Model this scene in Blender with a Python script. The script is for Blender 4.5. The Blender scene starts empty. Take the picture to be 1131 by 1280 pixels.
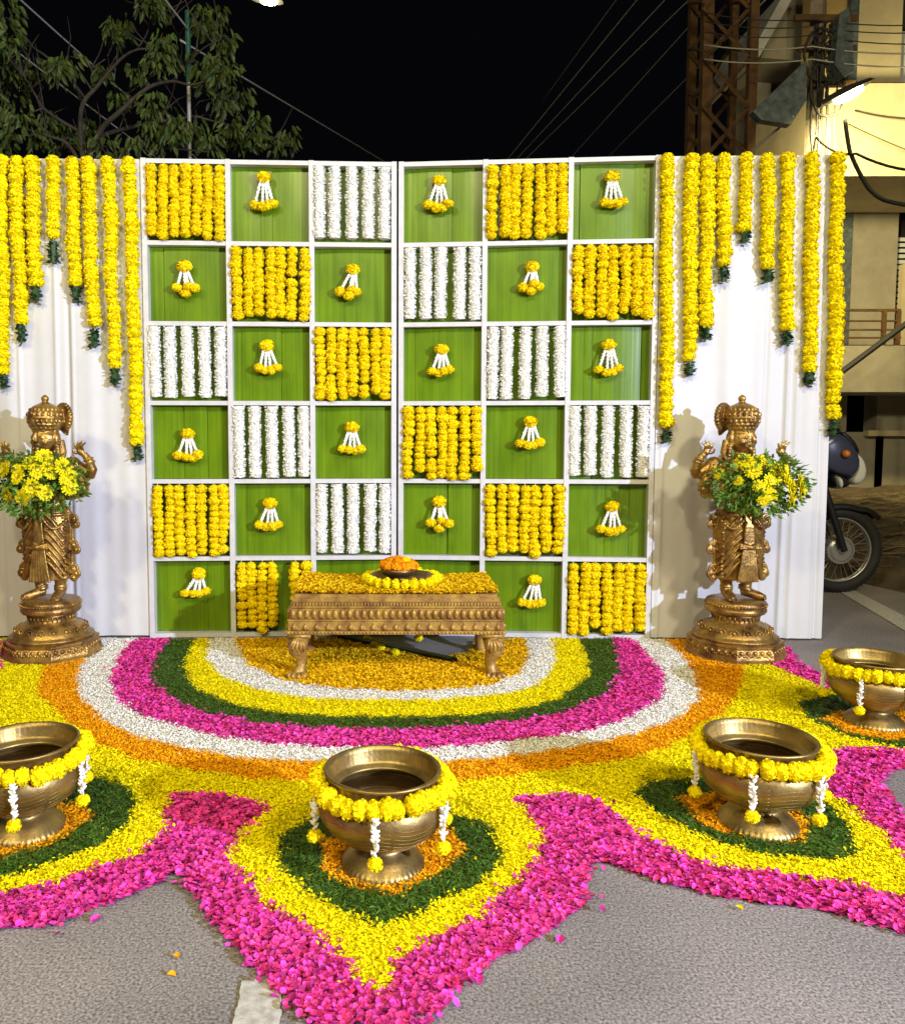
import bpy, bmesh, math, random
import numpy as np
from mathutils import Vector, Matrix, Euler

R = math.radians
random.seed(7)
rng = np.random.default_rng(11)
scene = bpy.context.scene
COL = scene.collection

# ------------------------------------------------------------------ camera
W0, H0 = 1131.0, 1280.0          # photograph size, all pixel numbers below are in it
F, PX, HOR, PITCH, HC = 1000.0, 478.0, 545.0, R(4.0), 1.10
PYC = HOR + F * math.tan(PITCH)
cam_d = bpy.data.cameras.new('camera')
cam = bpy.data.objects.new('camera', cam_d)
COL.objects.link(cam)
cam.location = (0, 0, HC)
cam.rotation_euler = (math.pi / 2 - PITCH, 0, 0)
cam_d.sensor_fit = 'VERTICAL'
cam_d.sensor_height = 24.0
cam_d.lens = 24.0 * F / H0
cam_d.shift_x = (W0 / 2 - PX) / H0
cam_d.shift_y = (PYC - H0 / 2) / H0
cam_d.clip_start = 0.05
cam_d.clip_end = 400
scene.camera = cam

# ------------------------------------------------------------------ night sky
world = bpy.data.worlds.new('World')
scene.world = world
world.use_nodes = True
bg = world.node_tree.nodes['Background']
bg.inputs[0].default_value = (0.30, 0.32, 0.42, 1)
bg.inputs[1].default_value = 0.004
scene.view_settings.view_transform = 'Standard'
scene.view_settings.look = 'None'
scene.view_settings.exposure = 0.32
scene.view_settings.gamma = 1.0
scene.cycles.use_denoising = True
scene.cycles.max_bounces = 6
scene.cycles.diffuse_bounces = 3
scene.cycles.glossy_bounces = 3
scene.cycles.sample_clamp_indirect = 4.0

# white floodlight on a stand, plus unseen warm street lamps added as fill (their bodies are built further down)
FLOOD = Vector((5.5, -2.6, 2.6))
FLOOD_AIM = Vector((-2.9, 3.2, 0.7))
FLOOD_W, FLOOD_C = 3500.0, (0.66, 0.74, 1.0)
FILL = [Vector((-3.6, -3.0, 5.6)), Vector((3.2, -2.6, 5.9)), Vector((-0.2, -5.5, 6.4))]
FILL_W, FILL_C = 890.0, (1.0, 0.86, 0.48)
POLE_LAMP_W = 560.0


def lamp(name, kind, loc, power, color, radius, aim=None, angle=None, blend=0.5):
    d = bpy.data.lights.new(name, kind)
    d.energy = power
    d.color = color
    d.shadow_soft_size = radius
    if kind == 'SPOT':
        d.spot_size = angle
        d.spot_blend = blend
    o = bpy.data.objects.new(name, d)
    COL.objects.link(o)
    o.location = loc
    if aim is not None:
        o.rotation_euler = (Vector(aim) - Vector(loc)).to_track_quat('-Z', 'Y').to_euler()
    return o


lamp('floodlight_beam', 'SPOT', FLOOD, FLOOD_W, FLOOD_C, 0.08, FLOOD_AIM, R(84), 1.0)
for s_ in FILL:
    lamp('fill_lamp_light', 'SPOT', s_, FILL_W, FILL_C, 0.35, s_ + Vector((0, 1.2, -2)), R(165), 0.4)


# ------------------------------------------------------------------ pixel helpers
def ray(x, y):
    cx, cy = (x - PX) / F, -(y - PYC) / F
    c, s = math.cos(PITCH), math.sin(PITCH)
    # camera forward (0,c,-s), up (0,s,c)
    return Vector((cx, c + cy * s, -s + cy * c))


def gp(x, y, z=0.0):
    d = ray(x, y)
    t = (z - HC) / d.z
    return Vector((d.x * t, d.y * t, z))


def yp(x, y, Y):
    d = ray(x, y)
    t = Y / d.y
    return Vector((d.x * t, Y, HC + d.z * t))


def depth_at(x, y, z):
    d = ray(x, y)
    t = (z - HC) / d.z
    return Vector((d.x * t, d.y * t, z))


def wallp(x, y, A, B, off=0.0):
    """point where the pixel's ray meets the vertical plane through ground points A,B (off = metres towards the camera)"""
    u = (B - A).normalized()
    n = Vector((u.y, -u.x, 0))
    if n.y > 0:
        n = -n
    d = ray(x, y)
    o = Vector((0, 0, HC))
    t = ((A + n * off) - o).dot(n) / d.dot(n)
    return o + d * t


# ------------------------------------------------------------------ materials
def mat(name, col, rough=0.6, metal=0.0, var=0.0, vscale=8.0, island=0.0, bump=0.0, bscale=40.0, emis=None, estr=0.0,
        spec=0.5, col2=None, stretch=None, sheen=0.0, trans=0.0):
    m = bpy.data.materials.new(name)
    m.use_nodes = True
    nt = m.node_tree
    b = nt.nodes['Principled BSDF']
    b.inputs['Base Color'].default_value = (*col, 1)
    b.inputs['Roughness'].default_value = rough
    b.inputs['Metallic'].default_value = metal
    b.inputs['Specular IOR Level'].default_value = spec
    if sheen:
        b.inputs['Sheen Weight'].default_value = sheen
    out = None
    tc = nt.nodes.new('ShaderNodeTexCoord')
    vec = tc.outputs['Object']
    if stretch:
        mp = nt.nodes.new('ShaderNodeMapping')
        mp.inputs['Scale'].default_value = stretch
        nt.links.new(vec, mp.inputs['Vector'])
        vec = mp.outputs['Vector']
    if var > 0 or col2:
        n = nt.nodes.new('ShaderNodeTexNoise')
        n.inputs['Scale'].default_value = vscale
        n.inputs['Detail'].default_value = 6
        n.inputs['Roughness'].default_value = 0.65
        nt.links.new(vec, n.inputs['Vector'])
        r = nt.nodes.new('ShaderNodeValToRGB')
        r.color_ramp.elements[0].position = 0.36
        r.color_ramp.elements[1].position = 0.64
        c2 = col2 if col2 else tuple(c * (1 - var) for c in col)
        r.color_ramp.elements[0].color = (*c2, 1)
        r.color_ramp.elements[1].color = (*tuple(min(1, c * (1 + var * 0.4)) for c in col), 1)
        nt.links.new(n.outputs['Fac'], r.inputs['Fac'])
        out = r.outputs['Color']
    if island > 0:
        g = nt.nodes.new('ShaderNodeNewGeometry')
        hs = nt.nodes.new('ShaderNodeHueSaturation')
        if out:
            nt.links.new(out, hs.inputs['Color'])
        else:
            hs.inputs['Color'].default_value = (*col, 1)
        mr = nt.nodes.new('ShaderNodeMapRange')
        mr.inputs['To Min'].default_value = 1 - island
        mr.inputs['To Max'].default_value = 1 + island * 0.5
        nt.links.new(g.outputs['Random Per Island'], mr.inputs['Value'])
        nt.links.new(mr.outputs['Result'], hs.inputs['Value'])
        m2 = nt.nodes.new('ShaderNodeMath')
        m2.operation = 'MULTIPLY'
        m2.inputs[1].default_value = 7.31
        fr = nt.nodes.new('ShaderNodeMath')
        fr.operation = 'FRACT'
        nt.links.new(g.outputs['Random Per Island'], m2.inputs[0])
        nt.links.new(m2.outputs[0], fr.inputs[0])
        mh = nt.nodes.new('ShaderNodeMapRange')
        mh.inputs['To Min'].default_value = 0.5 - island * 0.05
        mh.inputs['To Max'].default_value = 0.5 + island * 0.05
        nt.links.new(fr.outputs[0], mh.inputs['Value'])
        nt.links.new(mh.outputs['Result'], hs.inputs['Hue'])
        out = hs.outputs['Color']
    if out:
        nt.links.new(out, b.inputs['Base Color'])
    if bump > 0:
        n2 = nt.nodes.new('ShaderNodeTexNoise')
        n2.inputs['Scale'].default_value = bscale
        n2.inputs['Detail'].default_value = 4
        nt.links.new(vec, n2.inputs['Vector'])
        bp = nt.nodes.new('ShaderNodeBump')
        bp.inputs['Strength'].default_value = bump
        bp.inputs['Distance'].default_value = 0.01
        nt.links.new(n2.outputs['Fac'], bp.inputs['Height'])
        nt.links.new(bp.outputs['Normal'], b.inputs['Normal'])
    if emis:
        b.inputs['Emission Color'].default_value = (*emis, 1)
        b.inputs['Emission Strength'].default_value = estr
    if trans:
        tr = nt.nodes.new('ShaderNodeBsdfTranslucent')
        mx = nt.nodes.new('ShaderNodeMixShader')
        mx.inputs[0].default_value = trans
        if out:
            nt.links.new(out, tr.inputs['Color'])
        else:
            tr.inputs['Color'].default_value = (*col, 1)
        nt.links.new(b.outputs[0], mx.inputs[1])
        nt.links.new(tr.outputs[0], mx.inputs[2])
        nt.links.new(mx.outputs[0], nt.nodes['Material Output'].inputs['Surface'])
    return m


M = {}
M['marigold'] = mat('marigold_yellow', (0.95, 0.72, 0.004), 0.85, island=0.15, spec=0.1)
M['marigold_lemon'] = mat('marigold_lemon', (0.96, 0.79, 0.004), 0.85, island=0.13, spec=0.1)
M['marigold_orange'] = mat('marigold_orange', (0.94, 0.36, 0.006), 0.85, island=0.14, spec=0.1)
M['jasmine'] = mat('jasmine_white', (0.88, 0.88, 0.85), 0.7, island=0.13, spec=0.15)
M['tip_leaf'] = mat('garland_tip_leaf', (0.025, 0.075, 0.02), 0.5, island=0.5, spec=0.4)
M['frame'] = mat('white_painted_steel', (0.62, 0.62, 0.65), 0.42, var=0.10, vscale=14, bump=0.05)
M['drape'] = mat('white_satin_drape', (0.66, 0.66, 0.69), 0.55, var=0.05, vscale=3, bump=0.10, bscale=22, sheen=0.2)
M['bar'] = mat('grey_steel_tube', (0.45, 0.45, 0.46), 0.4, metal=0.3, var=0.2)
M['bronze'] = mat('antique_bronze', (0.52, 0.32, 0.08), 0.37, metal=0.68, col2=(0.14, 0.066, 0.025), vscale=14, bump=0.22, bscale=90)
M['brass'] = mat('brass', (0.42, 0.30, 0.105), 0.43, metal=0.85, col2=(0.22, 0.145, 0.05), vscale=9, bump=0.08, bscale=120)
M['brass_dark'] = mat('tarnished_brass', (0.22, 0.14, 0.055), 0.4, metal=0.8, var=0.4, vscale=12)
M['gold_wood'] = mat('gold_painted_wood', (0.54, 0.34, 0.075), 0.42, metal=0.35, col2=(0.26, 0.13, 0.04), vscale=16, bump=0.25, bscale=110)
M['black'] = mat('black_painted_metal', (0.012, 0.012, 0.014), 0.45, var=0.3)
M['leafgreen'] = mat('bouquet_leaf', (0.12, 0.24, 0.025), 0.5, island=0.45, spec=0.4, trans=0.15)
M['mum'] = mat('chrysanthemum_yellow', (0.94, 0.82, 0.01), 0.6, island=0.08, spec=0.2, trans=0.15)
M['mum_eye'] = mat('chrysanthemum_eye', (0.85, 0.70, 0.02), 0.8, island=0.2)
M['p_yellow'] = mat('petals_yellow', (0.96, 0.83, 0.004), 0.8, island=0.15, spec=0.1)
M['p_orange'] = mat('petals_orange', (0.96, 0.43, 0.006), 0.8, island=0.2, spec=0.1)
M['p_mix'] = mat('petals_mixed_amber', (0.95, 0.58, 0.008), 0.8, island=0.4, spec=0.1)
M['p_white'] = mat('petals_white', (0.94, 0.93, 0.91), 0.75, island=0.1, spec=0.1)
M['p_pink'] = mat('petals_magenta', (0.88, 0.065, 0.43), 0.6, island=0.62, spec=0.2, trans=0.08)
M['p_green'] = mat('chopped_leaves', (0.075, 0.16, 0.018), 0.5, island=0.6, spec=0.4, trans=0.1)
M['asphalt_stub'] = None
M['rubber'] = mat('tyre_rubber', (0.02, 0.02, 0.022), 0.7, var=0.3, bump=0.1)
M['chrome'] = mat('wheel_alloy', (0.62, 0.62, 0.62), 0.3, metal=0.8)
M['bike_blue'] = mat('motorbike_slate_blue_paint', (0.055, 0.065, 0.12), 0.25, var=0.1)
M['bike_black'] = mat('motorbike_black_plastic', (0.015, 0.015, 0.018), 0.4)
M['lens'] = mat('clear_headlight_lens', (0.75, 0.75, 0.74), 0.15)
M['amber'] = mat('amber_lens', (0.8, 0.22, 0.02), 0.25)
M['sticker'] = mat('pale_sticker', (0.7, 0.7, 0.68), 0.4)
M['bark'] = mat('tree_bark', (0.055, 0.045, 0.034), 0.9, var=0.4, vscale=18, bump=0.4)
M['foliage'] = mat('tree_leaf', (0.085, 0.125, 0.028), 0.5, island=0.55, spec=0.35, trans=0.15)
M['rust'] = mat('rusty_steel', (0.14, 0.070, 0.024), 0.85, col2=(0.06, 0.03, 0.014), vscale=6, bump=0.3)
M['concrete'] = mat('pole_concrete', (0.24, 0.20, 0.15), 0.9, var=0.35, vscale=7, bump=0.3)
M['wire'] = mat('cable_black', (0.02, 0.02, 0.02), 0.6)
M['wire_grey'] = mat('cable_aluminium', (0.40, 0.40, 0.38), 0.5, metal=0.2)
M['plaster'] = mat('cream_plaster', (0.58, 0.50, 0.34), 0.9, var=0.16, vscale=2.2, bump=0.1)
M['plaster_grey'] = mat('grey_plaster', (0.34, 0.31, 0.26), 0.9, var=0.2, vscale=2.0, bump=0.1)
M['plaster_tan'] = mat('tan_plaster', (0.52, 0.36, 0.14), 0.9, var=0.2, vscale=2.5)
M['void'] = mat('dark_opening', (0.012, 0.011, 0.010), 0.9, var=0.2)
M['louvre'] = mat('louvre_glass', (0.62, 0.66, 0.72), 0.2)
M['bluegrey'] = mat('weathered_sheet_metal', (0.12, 0.15, 0.18), 0.55, metal=0.2, var=0.5, vscale=14)
M['lampbody'] = mat('street_lamp_casing', (0.03, 0.03, 0.03), 0.5)
M['lampglow'] = mat('street_lamp_lens', (1, 0.9, 0.5), 0.4, emis=(1.0, 0.86, 0.42), estr=45.0)
M['floodglow'] = mat('floodlight_lens', (1, 1, 1), 0.4, emis=(0.7, 0.8, 1.0), estr=20.0)
M['greenpole'] = mat('green_painted_pole', (0.02, 0.10, 0.07), 0.5)
M['straw'] = mat('dry_straw', (0.22, 0.165, 0.09), 0.8, island=0.5)
M['paint'] = mat('road_paint_worn', (0.58, 0.57, 0.54), 0.8, col2=(0.36, 0.345, 0.33), vscale=60, bump=0.2)


def asphalt():
    m = bpy.data.materials.new('worn_asphalt')
    m.use_nodes = True
    nt = m.node_tree
    b = nt.nodes['Principled BSDF']
    b.inputs['Roughness'].default_value = 0.9
    b.inputs['Specular IOR Level'].default_value = 0.25
    tc = nt.nodes.new('ShaderNodeTexCoord')
    v = nt.nodes.new('ShaderNodeTexVoronoi')
    v.inputs['Scale'].default_value = 300
    nt.links.new(tc.outputs['Object'], v.inputs['Vector'])
    n = nt.nodes.new('ShaderNodeTexNoise')
    n.inputs['Scale'].default_value = 1.6
    n.inputs['Detail'].default_value = 8
    nt.links.new(tc.outputs['Object'], n.inputs['Vector'])
    n3 = nt.nodes.new('ShaderNodeTexNoise')
    n3.inputs['Scale'].default_value = 165
    n3.inputs['Detail'].default_value = 3
    nt.links.new(tc.outputs['Object'], n3.inputs['Vector'])
    r = nt.nodes.new('ShaderNodeValToRGB')
    r.color_ramp.elements[0].color = (0.105, 0.095, 0.098, 1)
    r.color_ramp.elements[1].color = (0.45, 0.42, 0.43, 1)
    r.color_ramp.elements[0].position = 0.30
    r.color_ramp.elements[1].position = 0.72
    nt.links.new(n3.outputs['Fac'], r.inputs['Fac'])
    r2 = nt.nodes.new('ShaderNodeValToRGB')
    r2.color_ramp.elements[0].color = (0.72, 0.72, 0.72, 1)
    r2.color_ramp.elements[1].color = (1.1, 1.08, 1.06, 1)
    r2.color_ramp.elements[0].position = 0.35
    r2.color_ramp.elements[1].position = 0.65
    nt.links.new(n.outputs['Fac'], r2.inputs['Fac'])
    mx = nt.nodes.new('ShaderNodeMix')
    mx.data_type = 'RGBA'
    mx.blend_type = 'MULTIPLY'
    mx.inputs['Factor'].default_value = 1.0
    nt.links.new(r.outputs['Color'], mx.inputs['A'])
    nt.links.new(r2.outputs['Color'], mx.inputs['B'])
    nt.links.new(mx.outputs['Result'], b.inputs['Base Color'])
    bp = nt.nodes.new('ShaderNodeBump')
    bp.inputs['Strength'].default_value = 0.14
    bp.inputs['Distance'].default_value = 0.004
    nt.links.new(v.outputs['Distance'], bp.inputs['Height'])
    nt.links.new(bp.outputs['Normal'], b.inputs['Normal'])
    return m


def leafmat():
    """glossy banana-leaf backing with lengthwise veins"""
    m = bpy.data.materials.new('banana_leaf')
    m.use_nodes = True
    nt = m.node_tree
    b = nt.nodes['Principled BSDF']
    b.inputs['Roughness'].default_value = 0.28
    b.inputs['Specular IOR Level'].default_value = 0.45
    tc = nt.nodes.new('ShaderNodeTexCoord')
    oi = nt.nodes.new('ShaderNodeObjectInfo')
    add = nt.nodes.new('ShaderNodeVectorMath')
    add.operation = 'ADD'
    sc_ = nt.nodes.new('ShaderNodeVectorMath')
    sc_.operation = 'SCALE'
    sc_.inputs['Scale'].default_value = 13.0
    cmb = nt.nodes.new('ShaderNodeCombineXYZ')
    nt.links.new(oi.outputs['Random'], cmb.inputs['X'])
    nt.links.new(oi.outputs['Random'], cmb.inputs['Z'])
    nt.links.new(cmb.outputs[0], sc_.inputs[0])
    nt.links.new(tc.outputs['Object'], add.inputs[0])
    nt.links.new(sc_.outputs[0], add.inputs[1])
    mp = nt.nodes.new('ShaderNodeMapping')
    mp.inputs['Scale'].default_value = (70, 1, 1.2)
    nt.links.new(add.outputs[0], mp.inputs['Vector'])
    n = nt.nodes.new('ShaderNodeTexNoise')
    n.inputs['Scale'].default_value = 1.0
    n.inputs['Detail'].default_value = 5
    nt.links.new(mp.outputs['Vector'], n.inputs['Vector'])
    mp2 = nt.nodes.new('ShaderNodeMapping')
    mp2.inputs['Scale'].default_value = (9, 1, 3)
    nt.links.new(add.outputs[0], mp2.inputs['Vector'])
    n2 = nt.nodes.new('ShaderNodeTexNoise')
    n2.inputs['Scale'].default_value = 1.0
    n2.inputs['Detail'].default_value = 3
    nt.links.new(mp2.outputs['Vector'], n2.inputs['Vector'])
    mm = nt.nodes.new('ShaderNodeMath')
    mm.operation = 'MULTIPLY_ADD'
    mm.inputs[1].default_value = 0.45
    nt.links.new(n.outputs['Fac'], mm.inputs[0])
    m5 = nt.nodes.new('ShaderNodeMath')
    m5.operation = 'MULTIPLY'
    m5.inputs[1].default_value = 0.55
    nt.links.new(n2.outputs['Fac'], m5.inputs[0])
    nt.links.new(m5.outputs[0], mm.inputs[2])
    r = nt.nodes.new('ShaderNodeValToRGB')
    r.color_ramp.elements[0].color = (0.078, 0.152, 0.003, 1)
    r.color_ramp.elements[1].color = (0.145, 0.255, 0.005, 1)
    r.color_ramp.elements[0].position = 0.36
    r.color_ramp.elements[1].position = 0.62
    nt.links.new(mm.outputs[0], r.inputs['Fac'])
    nt.links.new(r.outputs['Color'], b.inputs['Base Color'])
    bp = nt.nodes.new('ShaderNodeBump')
    bp.inputs['Strength'].default_value = 0.12
    bp.inputs['Distance'].default_value = 0.004
    nt.links.new(n.outputs['Fac'], bp.inputs['Height'])
    nt.links.new(bp.outputs['Normal'], b.inputs['Normal'])
    return m


M['asphalt'] = asphalt()
M['leaf'] = leafmat()
M['dirt'] = mat('dirt_verge', (0.12, 0.085, 0.05), 0.95, col2=(0.05, 0.036, 0.024), vscale=5, bump=0.8, bscale=30)
M['water'] = mat('dark_water', (0.028, 0.014, 0.006), 0.06, spec=0.5)


# ------------------------------------------------------------------ mesh builder
class MB:
    def __init__(self):
        self.v = []
        self.f = []

    def add(self, vs, fs):
        o = len(self.v)
        self.v.extend([tuple(p) for p in vs])
        self.f.extend([tuple(i + o for i in q) for q in fs])
        return self

    def box(self, a, b):
        x0, y0, z0 = (min(a[i], b[i]) for i in range(3))
        x1, y1, z1 = (max(a[i], b[i]) for i in range(3))
        return self.add([(x0, y0, z0), (x1, y0, z0), (x1, y1, z0), (x0, y1, z0), (x0, y0, z1), (x1, y0, z1), (x1, y1, z1), (x0, y1, z1)],
                        [(0, 3, 2, 1), (4, 5, 6, 7), (0, 1, 5, 4), (1, 2, 6, 5), (2, 3, 7, 6), (3, 0, 4, 7)])

    def tube(self, pts, rad, n=8, cap=True, flat=1.0):
        pts = [Vector(p) for p in pts]
        if not hasattr(rad, '__len__'):
            rad = [rad] * len(pts)
        vs, fs = [], []
        prev = None
        for i, p in enumerate(pts):
            if i == 0:
                t = pts[1] - pts[0]
            elif i == len(pts) - 1:
                t = pts[-1] - pts[-2]
            else:
                t = (pts[i + 1] - pts[i]).normalized() + (pts[i] - pts[i - 1]).normalized()
            t = t.normalized() if t.length > 1e-9 else Vector((0, 0, 1))
            if prev is None:
                a = Vector((0, 0, 1)) if abs(t.z) < 0.9 else Vector((0, 1, 0))
                u = t.cross(a).normalized()
            else:
                u = (prev - t * prev.dot(t)).normalized()
            prev = u
            w = t.cross(u)
            for k in range(n):
                an = 2 * math.pi * k / n
                vs.append(p + u * math.cos(an) * rad[i] + w * math.sin(an) * rad[i] * flat)
        for i in range(len(pts) - 1):
            for k in range(n):
                fs.append((i * n + k, i * n + (k + 1) % n, (i + 1) * n + (k + 1) % n, (i + 1) * n + k))
        if cap:
            fs.append(tuple(range(n - 1, -1, -1)))
            fs.append(tuple((len(pts) - 1) * n + k for k in range(n)))
        return self.add(vs, fs)

    def lathe(self, prof, n=32, c=(0, 0, 0), rot=0.0, sx=1.0, sy=1.0, wave=None, closed=True):
        vs, fs = [], []
        for j, (r, z) in enumerate(prof):
            for k in range(n):
                an = rot + 2 * math.pi * k / n
                rr = r * (wave(an, z) if wave else 1)
                vs.append((c[0] + rr * math.cos(an) * sx, c[1] + rr * math.sin(an) * sy, c[2] + z))
        m = len(prof)
        for j in range(m - 1):
            for k in range(n):
                fs.append((j * n + k, j * n + (k + 1) % n, (j + 1) * n + (k + 1) % n, (j + 1) * n + k))
        if closed:
            fs.append(tuple(range(n - 1, -1, -1)))
            fs.append(tuple((m - 1) * n + k for k in range(n)))
        return self.add(vs, fs)

    def ell(self, c, r, n=12, m=8, rot=None):
        c = Vector(c)
        if not hasattr(r, '__len__'):
            r = (r, r, r)
        vs, fs = [], []
        for j in range(1, m):
            th = math.pi * j / m
            for k in range(n):
                an = 2 * math.pi * k / n
                p = Vector((r[0] * math.sin(th) * math.cos(an), r[1] * math.sin(th) * math.sin(an), r[2] * math.cos(th)))
                if rot is not None:
                    p = rot @ p
                vs.append(c + p)
        t = Vector((0, 0, r[2]))
        if rot is not None:
            t = rot @ t
        vs += [c + t, c - t]
        T, Bm = len(vs) - 2, len(vs) - 1
        for j in range(m - 2):
            for k in range(n):
                fs.append((j * n + k, (j + 1) * n + k, (j + 1) * n + (k + 1) % n, j * n + (k + 1) % n))
        for k in range(n):
            fs.append((T, k, (k + 1) % n))
            fs.append((Bm, (m - 2) * n + (k + 1) % n, (m - 2) * n + k))
        return self.add(vs, fs)

    def torus(self, c, Rr, r, n=24, m=6, rot=None, sx=1.0, sy=1.0, arc=None):
        pts = []
        c = Vector(c)
        a0, a1 = arc if arc else (0, 2 * math.pi)
        vs, fs = [], []
        nn = n if not arc else n + 1
        for i in range(nn):
            a = a0 + (a1 - a0) * i / n
            for k in range(m):
                b = 2 * math.pi * k / m
                p = Vector(((Rr * sx + r * math.cos(b)) * math.cos(a), (Rr * sy + r * math.cos(b)) * math.sin(a), r * math.sin(b)))
                if rot is not None:
                    p = rot @ p
                vs.append(c + p)
        for i in range(n):
            j = (i + 1) % n if not arc else i + 1
            for k in range(m):
                fs.append((i * m + k, j * m + k, j * m + (k + 1) % m, i * m + (k + 1) % m))
        if arc:
            fs.append(tuple(range(m)))
            fs.append(tuple(n * m + m - 1 - k for k in range(m)))
        return self.add(vs, fs)

    def prism(self, poly, y0, y1):
        """polygon of (x,z) pulled from y0 to y1"""
        n = len(poly)
        vs = [(p[0], y0, p[1]) for p in poly] + [(p[0], y1, p[1]) for p in poly]
        fs = [tuple(range(n)), tuple(range(2 * n - 1, n - 1, -1))]
        for i in range(n):
            j = (i + 1) % n
            fs.append((i, i + n, j + n, j))
        return self.add(vs, fs)

    def mesh(self, name):
        me = bpy.data.meshes.new(name)
        me.from_pydata(self.v, [], self.f)
        me.update()
        return me

    def build(self, name, m, parent=None, smooth=False, fix=True):
        me = self.mesh(name)
        if fix:
            bm = bmesh.new()
            bm.from_mesh(me)
            bmesh.ops.recalc_face_normals(bm, faces=bm.faces)
            bm.to_mesh(me)
            bm.free()
        return put(name, me, m, parent, smooth)


def put(name, me, m=None, parent=None, smooth=False):
    if m is not None and len(me.materials) == 0:
        me.materials.append(m)
    if smooth:
        me.polygons.foreach_set('use_smooth', [True] * len(me.polygons))
    o = bpy.data.objects.new(name, me)
    COL.objects.link(o)
    if parent is not None:
        o.parent = parent
    return o


def tag(o, label=None, cat=None, group=None, kind=None):
    if label:
        o['label'] = label
    if cat:
        o['category'] = cat
    if group:
        o['group'] = group
    if kind:
        o['kind'] = kind
    return o


def thing(name, loc, label, cat, group=None, rz=0.0):
    o = bpy.data.objects.new(name, None)
    o.empty_display_size = 0.05
    COL.objects.link(o)
    o.location = loc
    o.rotation_euler = (0, 0, rz)
    return tag(o, label, cat, group)


def np_mesh(name, verts, faces_flat, counts):
    me = bpy.data.meshes.new(name)
    nv, nf = len(verts), len(counts)
    me.vertices.add(nv)
    me.vertices.foreach_set('co', np.asarray(verts, dtype=np.float32).ravel())
    me.loops.add(len(faces_flat))
    me.loops.foreach_set('vertex_index', np.asarray(faces_flat, dtype=np.int32))
    me.polygons.add(nf)
    st = np.concatenate([[0], np.cumsum(counts)[:-1]]).astype(np.int32)
    me.polygons.foreach_set('loop_start', st)
    me.update(calc_edges=True)
    me.validate()
    return me


ORD = ['first', 'second', 'third', 'fourth', 'fifth', 'sixth', 'seventh', 'eighth', 'ninth']
NUM = ['one', 'two', 'three', 'four', 'five', 'six']

# ------------------------------------------------------------------ ground
g = MB().add([(-60, -30, 0), (60, -30, 0), (60, 120, 0), (-60, 120, 0)], [(0, 1, 2, 3)]).build('road', M['asphalt'], fix=False)
tag(g, kind='structure')


def ribbon(px, z, name, m):
    vs = [gp(x, y) for x, y in px]
    o = MB().add([(v.x, v.y, z) for v in vs], [tuple(range(len(vs)))]).build(name, m, fix=False)
    if o.data.polygons[0].normal.z < 0:
        o.data.flip_normals()
    return o


tag(ribbon([(1040, 735), (1066, 738), (1150, 781), (1180, 810), (1140, 795)], 0.004, 'road_marking', M['paint']), kind='structure')
pp = []
for (x, y) in [(303, 1229), (322, 1226), (345, 1227), (354, 1231), (351, 1250), (352, 1268), (346, 1292), (318, 1296), (289, 1292), (296, 1262), (300, 1245)]:
    pp.append((x, y))
dense = []
for i in range(len(pp)):
    (xa, ya), (xb, yb) = pp[i], pp[(i + 1) % len(pp)]
    for k in range(6):
        dense.append((xa + (xb - xa) * k / 6 + random.uniform(-1.3, 1.3), ya + (yb - ya) * k / 6 + random.uniform(-.9, .9)))
pp = dense
tag(ribbon(pp, 0.004, 'road_marking', M['paint']), kind='structure')

# dirt verge on the far side of the road, right behind the motorbike
vg_a, vg_b = gp(900, 690), gp(1131, 742)
nx, ny = 70, 50
vs, fs = [], []
for j in range(ny + 1):
    for i in range(nx + 1):
        s = i / nx
        t = j / ny
        x = 1.5 + 9.5 * s
        e = vg_a.y + (vg_b.y - vg_a.y) * (x - vg_a.x) / (vg_b.x - vg_a.x) + 0.06 * math.sin(x * 5.1) + 0.04 * math.sin(x * 11.3)
        y = e + (9.5 - e) * t
        z = -0.01 + 0.10 * min(1, t * 6) + 0.42 * t ** 1.4 + (0.035 * math.sin(x * 7 + y * 3) + 0.03 * math.sin(y * 9 - x * 4) + random.uniform(-.015, .015)) * min(1, t * 5)
        vs.append((x, y, z))
for j in range(ny):
    for i in range(nx):
        a = j * (nx + 1) + i
        fs.append((a, a + 1, a + nx + 2, a + nx + 1))
verge = MB().add(vs, fs).build('verge', M['dirt'], smooth=True, fix=False)
tag(verge, kind='structure')
vz = np.array(vs)


def verge_z(x, y):
    d = (vz[:, 0] - x) ** 2 + (vz[:, 1] - y) ** 2
    return vz[np.argmin(d), 2]


b = MB()
for i in range(1500):
    x = random.uniform(2.9, 6.0)
    y = random.uniform(5.9, 8.6)
    e = vg_a.y + (vg_b.y - vg_a.y) * (x - vg_a.x) / (vg_b.x - vg_a.x)
    if y < e + .05:
        continue
    z = verge_z(x, y) + 0.012
    a = random.gauss(0, .5)
    l = random.uniform(.05, .16)
    d = Vector((math.cos(a), math.sin(a), random.uniform(-.2, .25))) * l
    w = Vector((-math.sin(a), math.cos(a), 0.3)) * .004
    p = Vector((x, y, z))
    b.add([p - d - w, p - d + w, p + d + w, p + d - w], [(0, 1, 2, 3)])
tag(b.build('straw_litter', M['straw'], fix=False), 'loose dry straw lying on the brown dirt verge', 'straw', kind='stuff')

# ------------------------------------------------------------------ flower meshes


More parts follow.
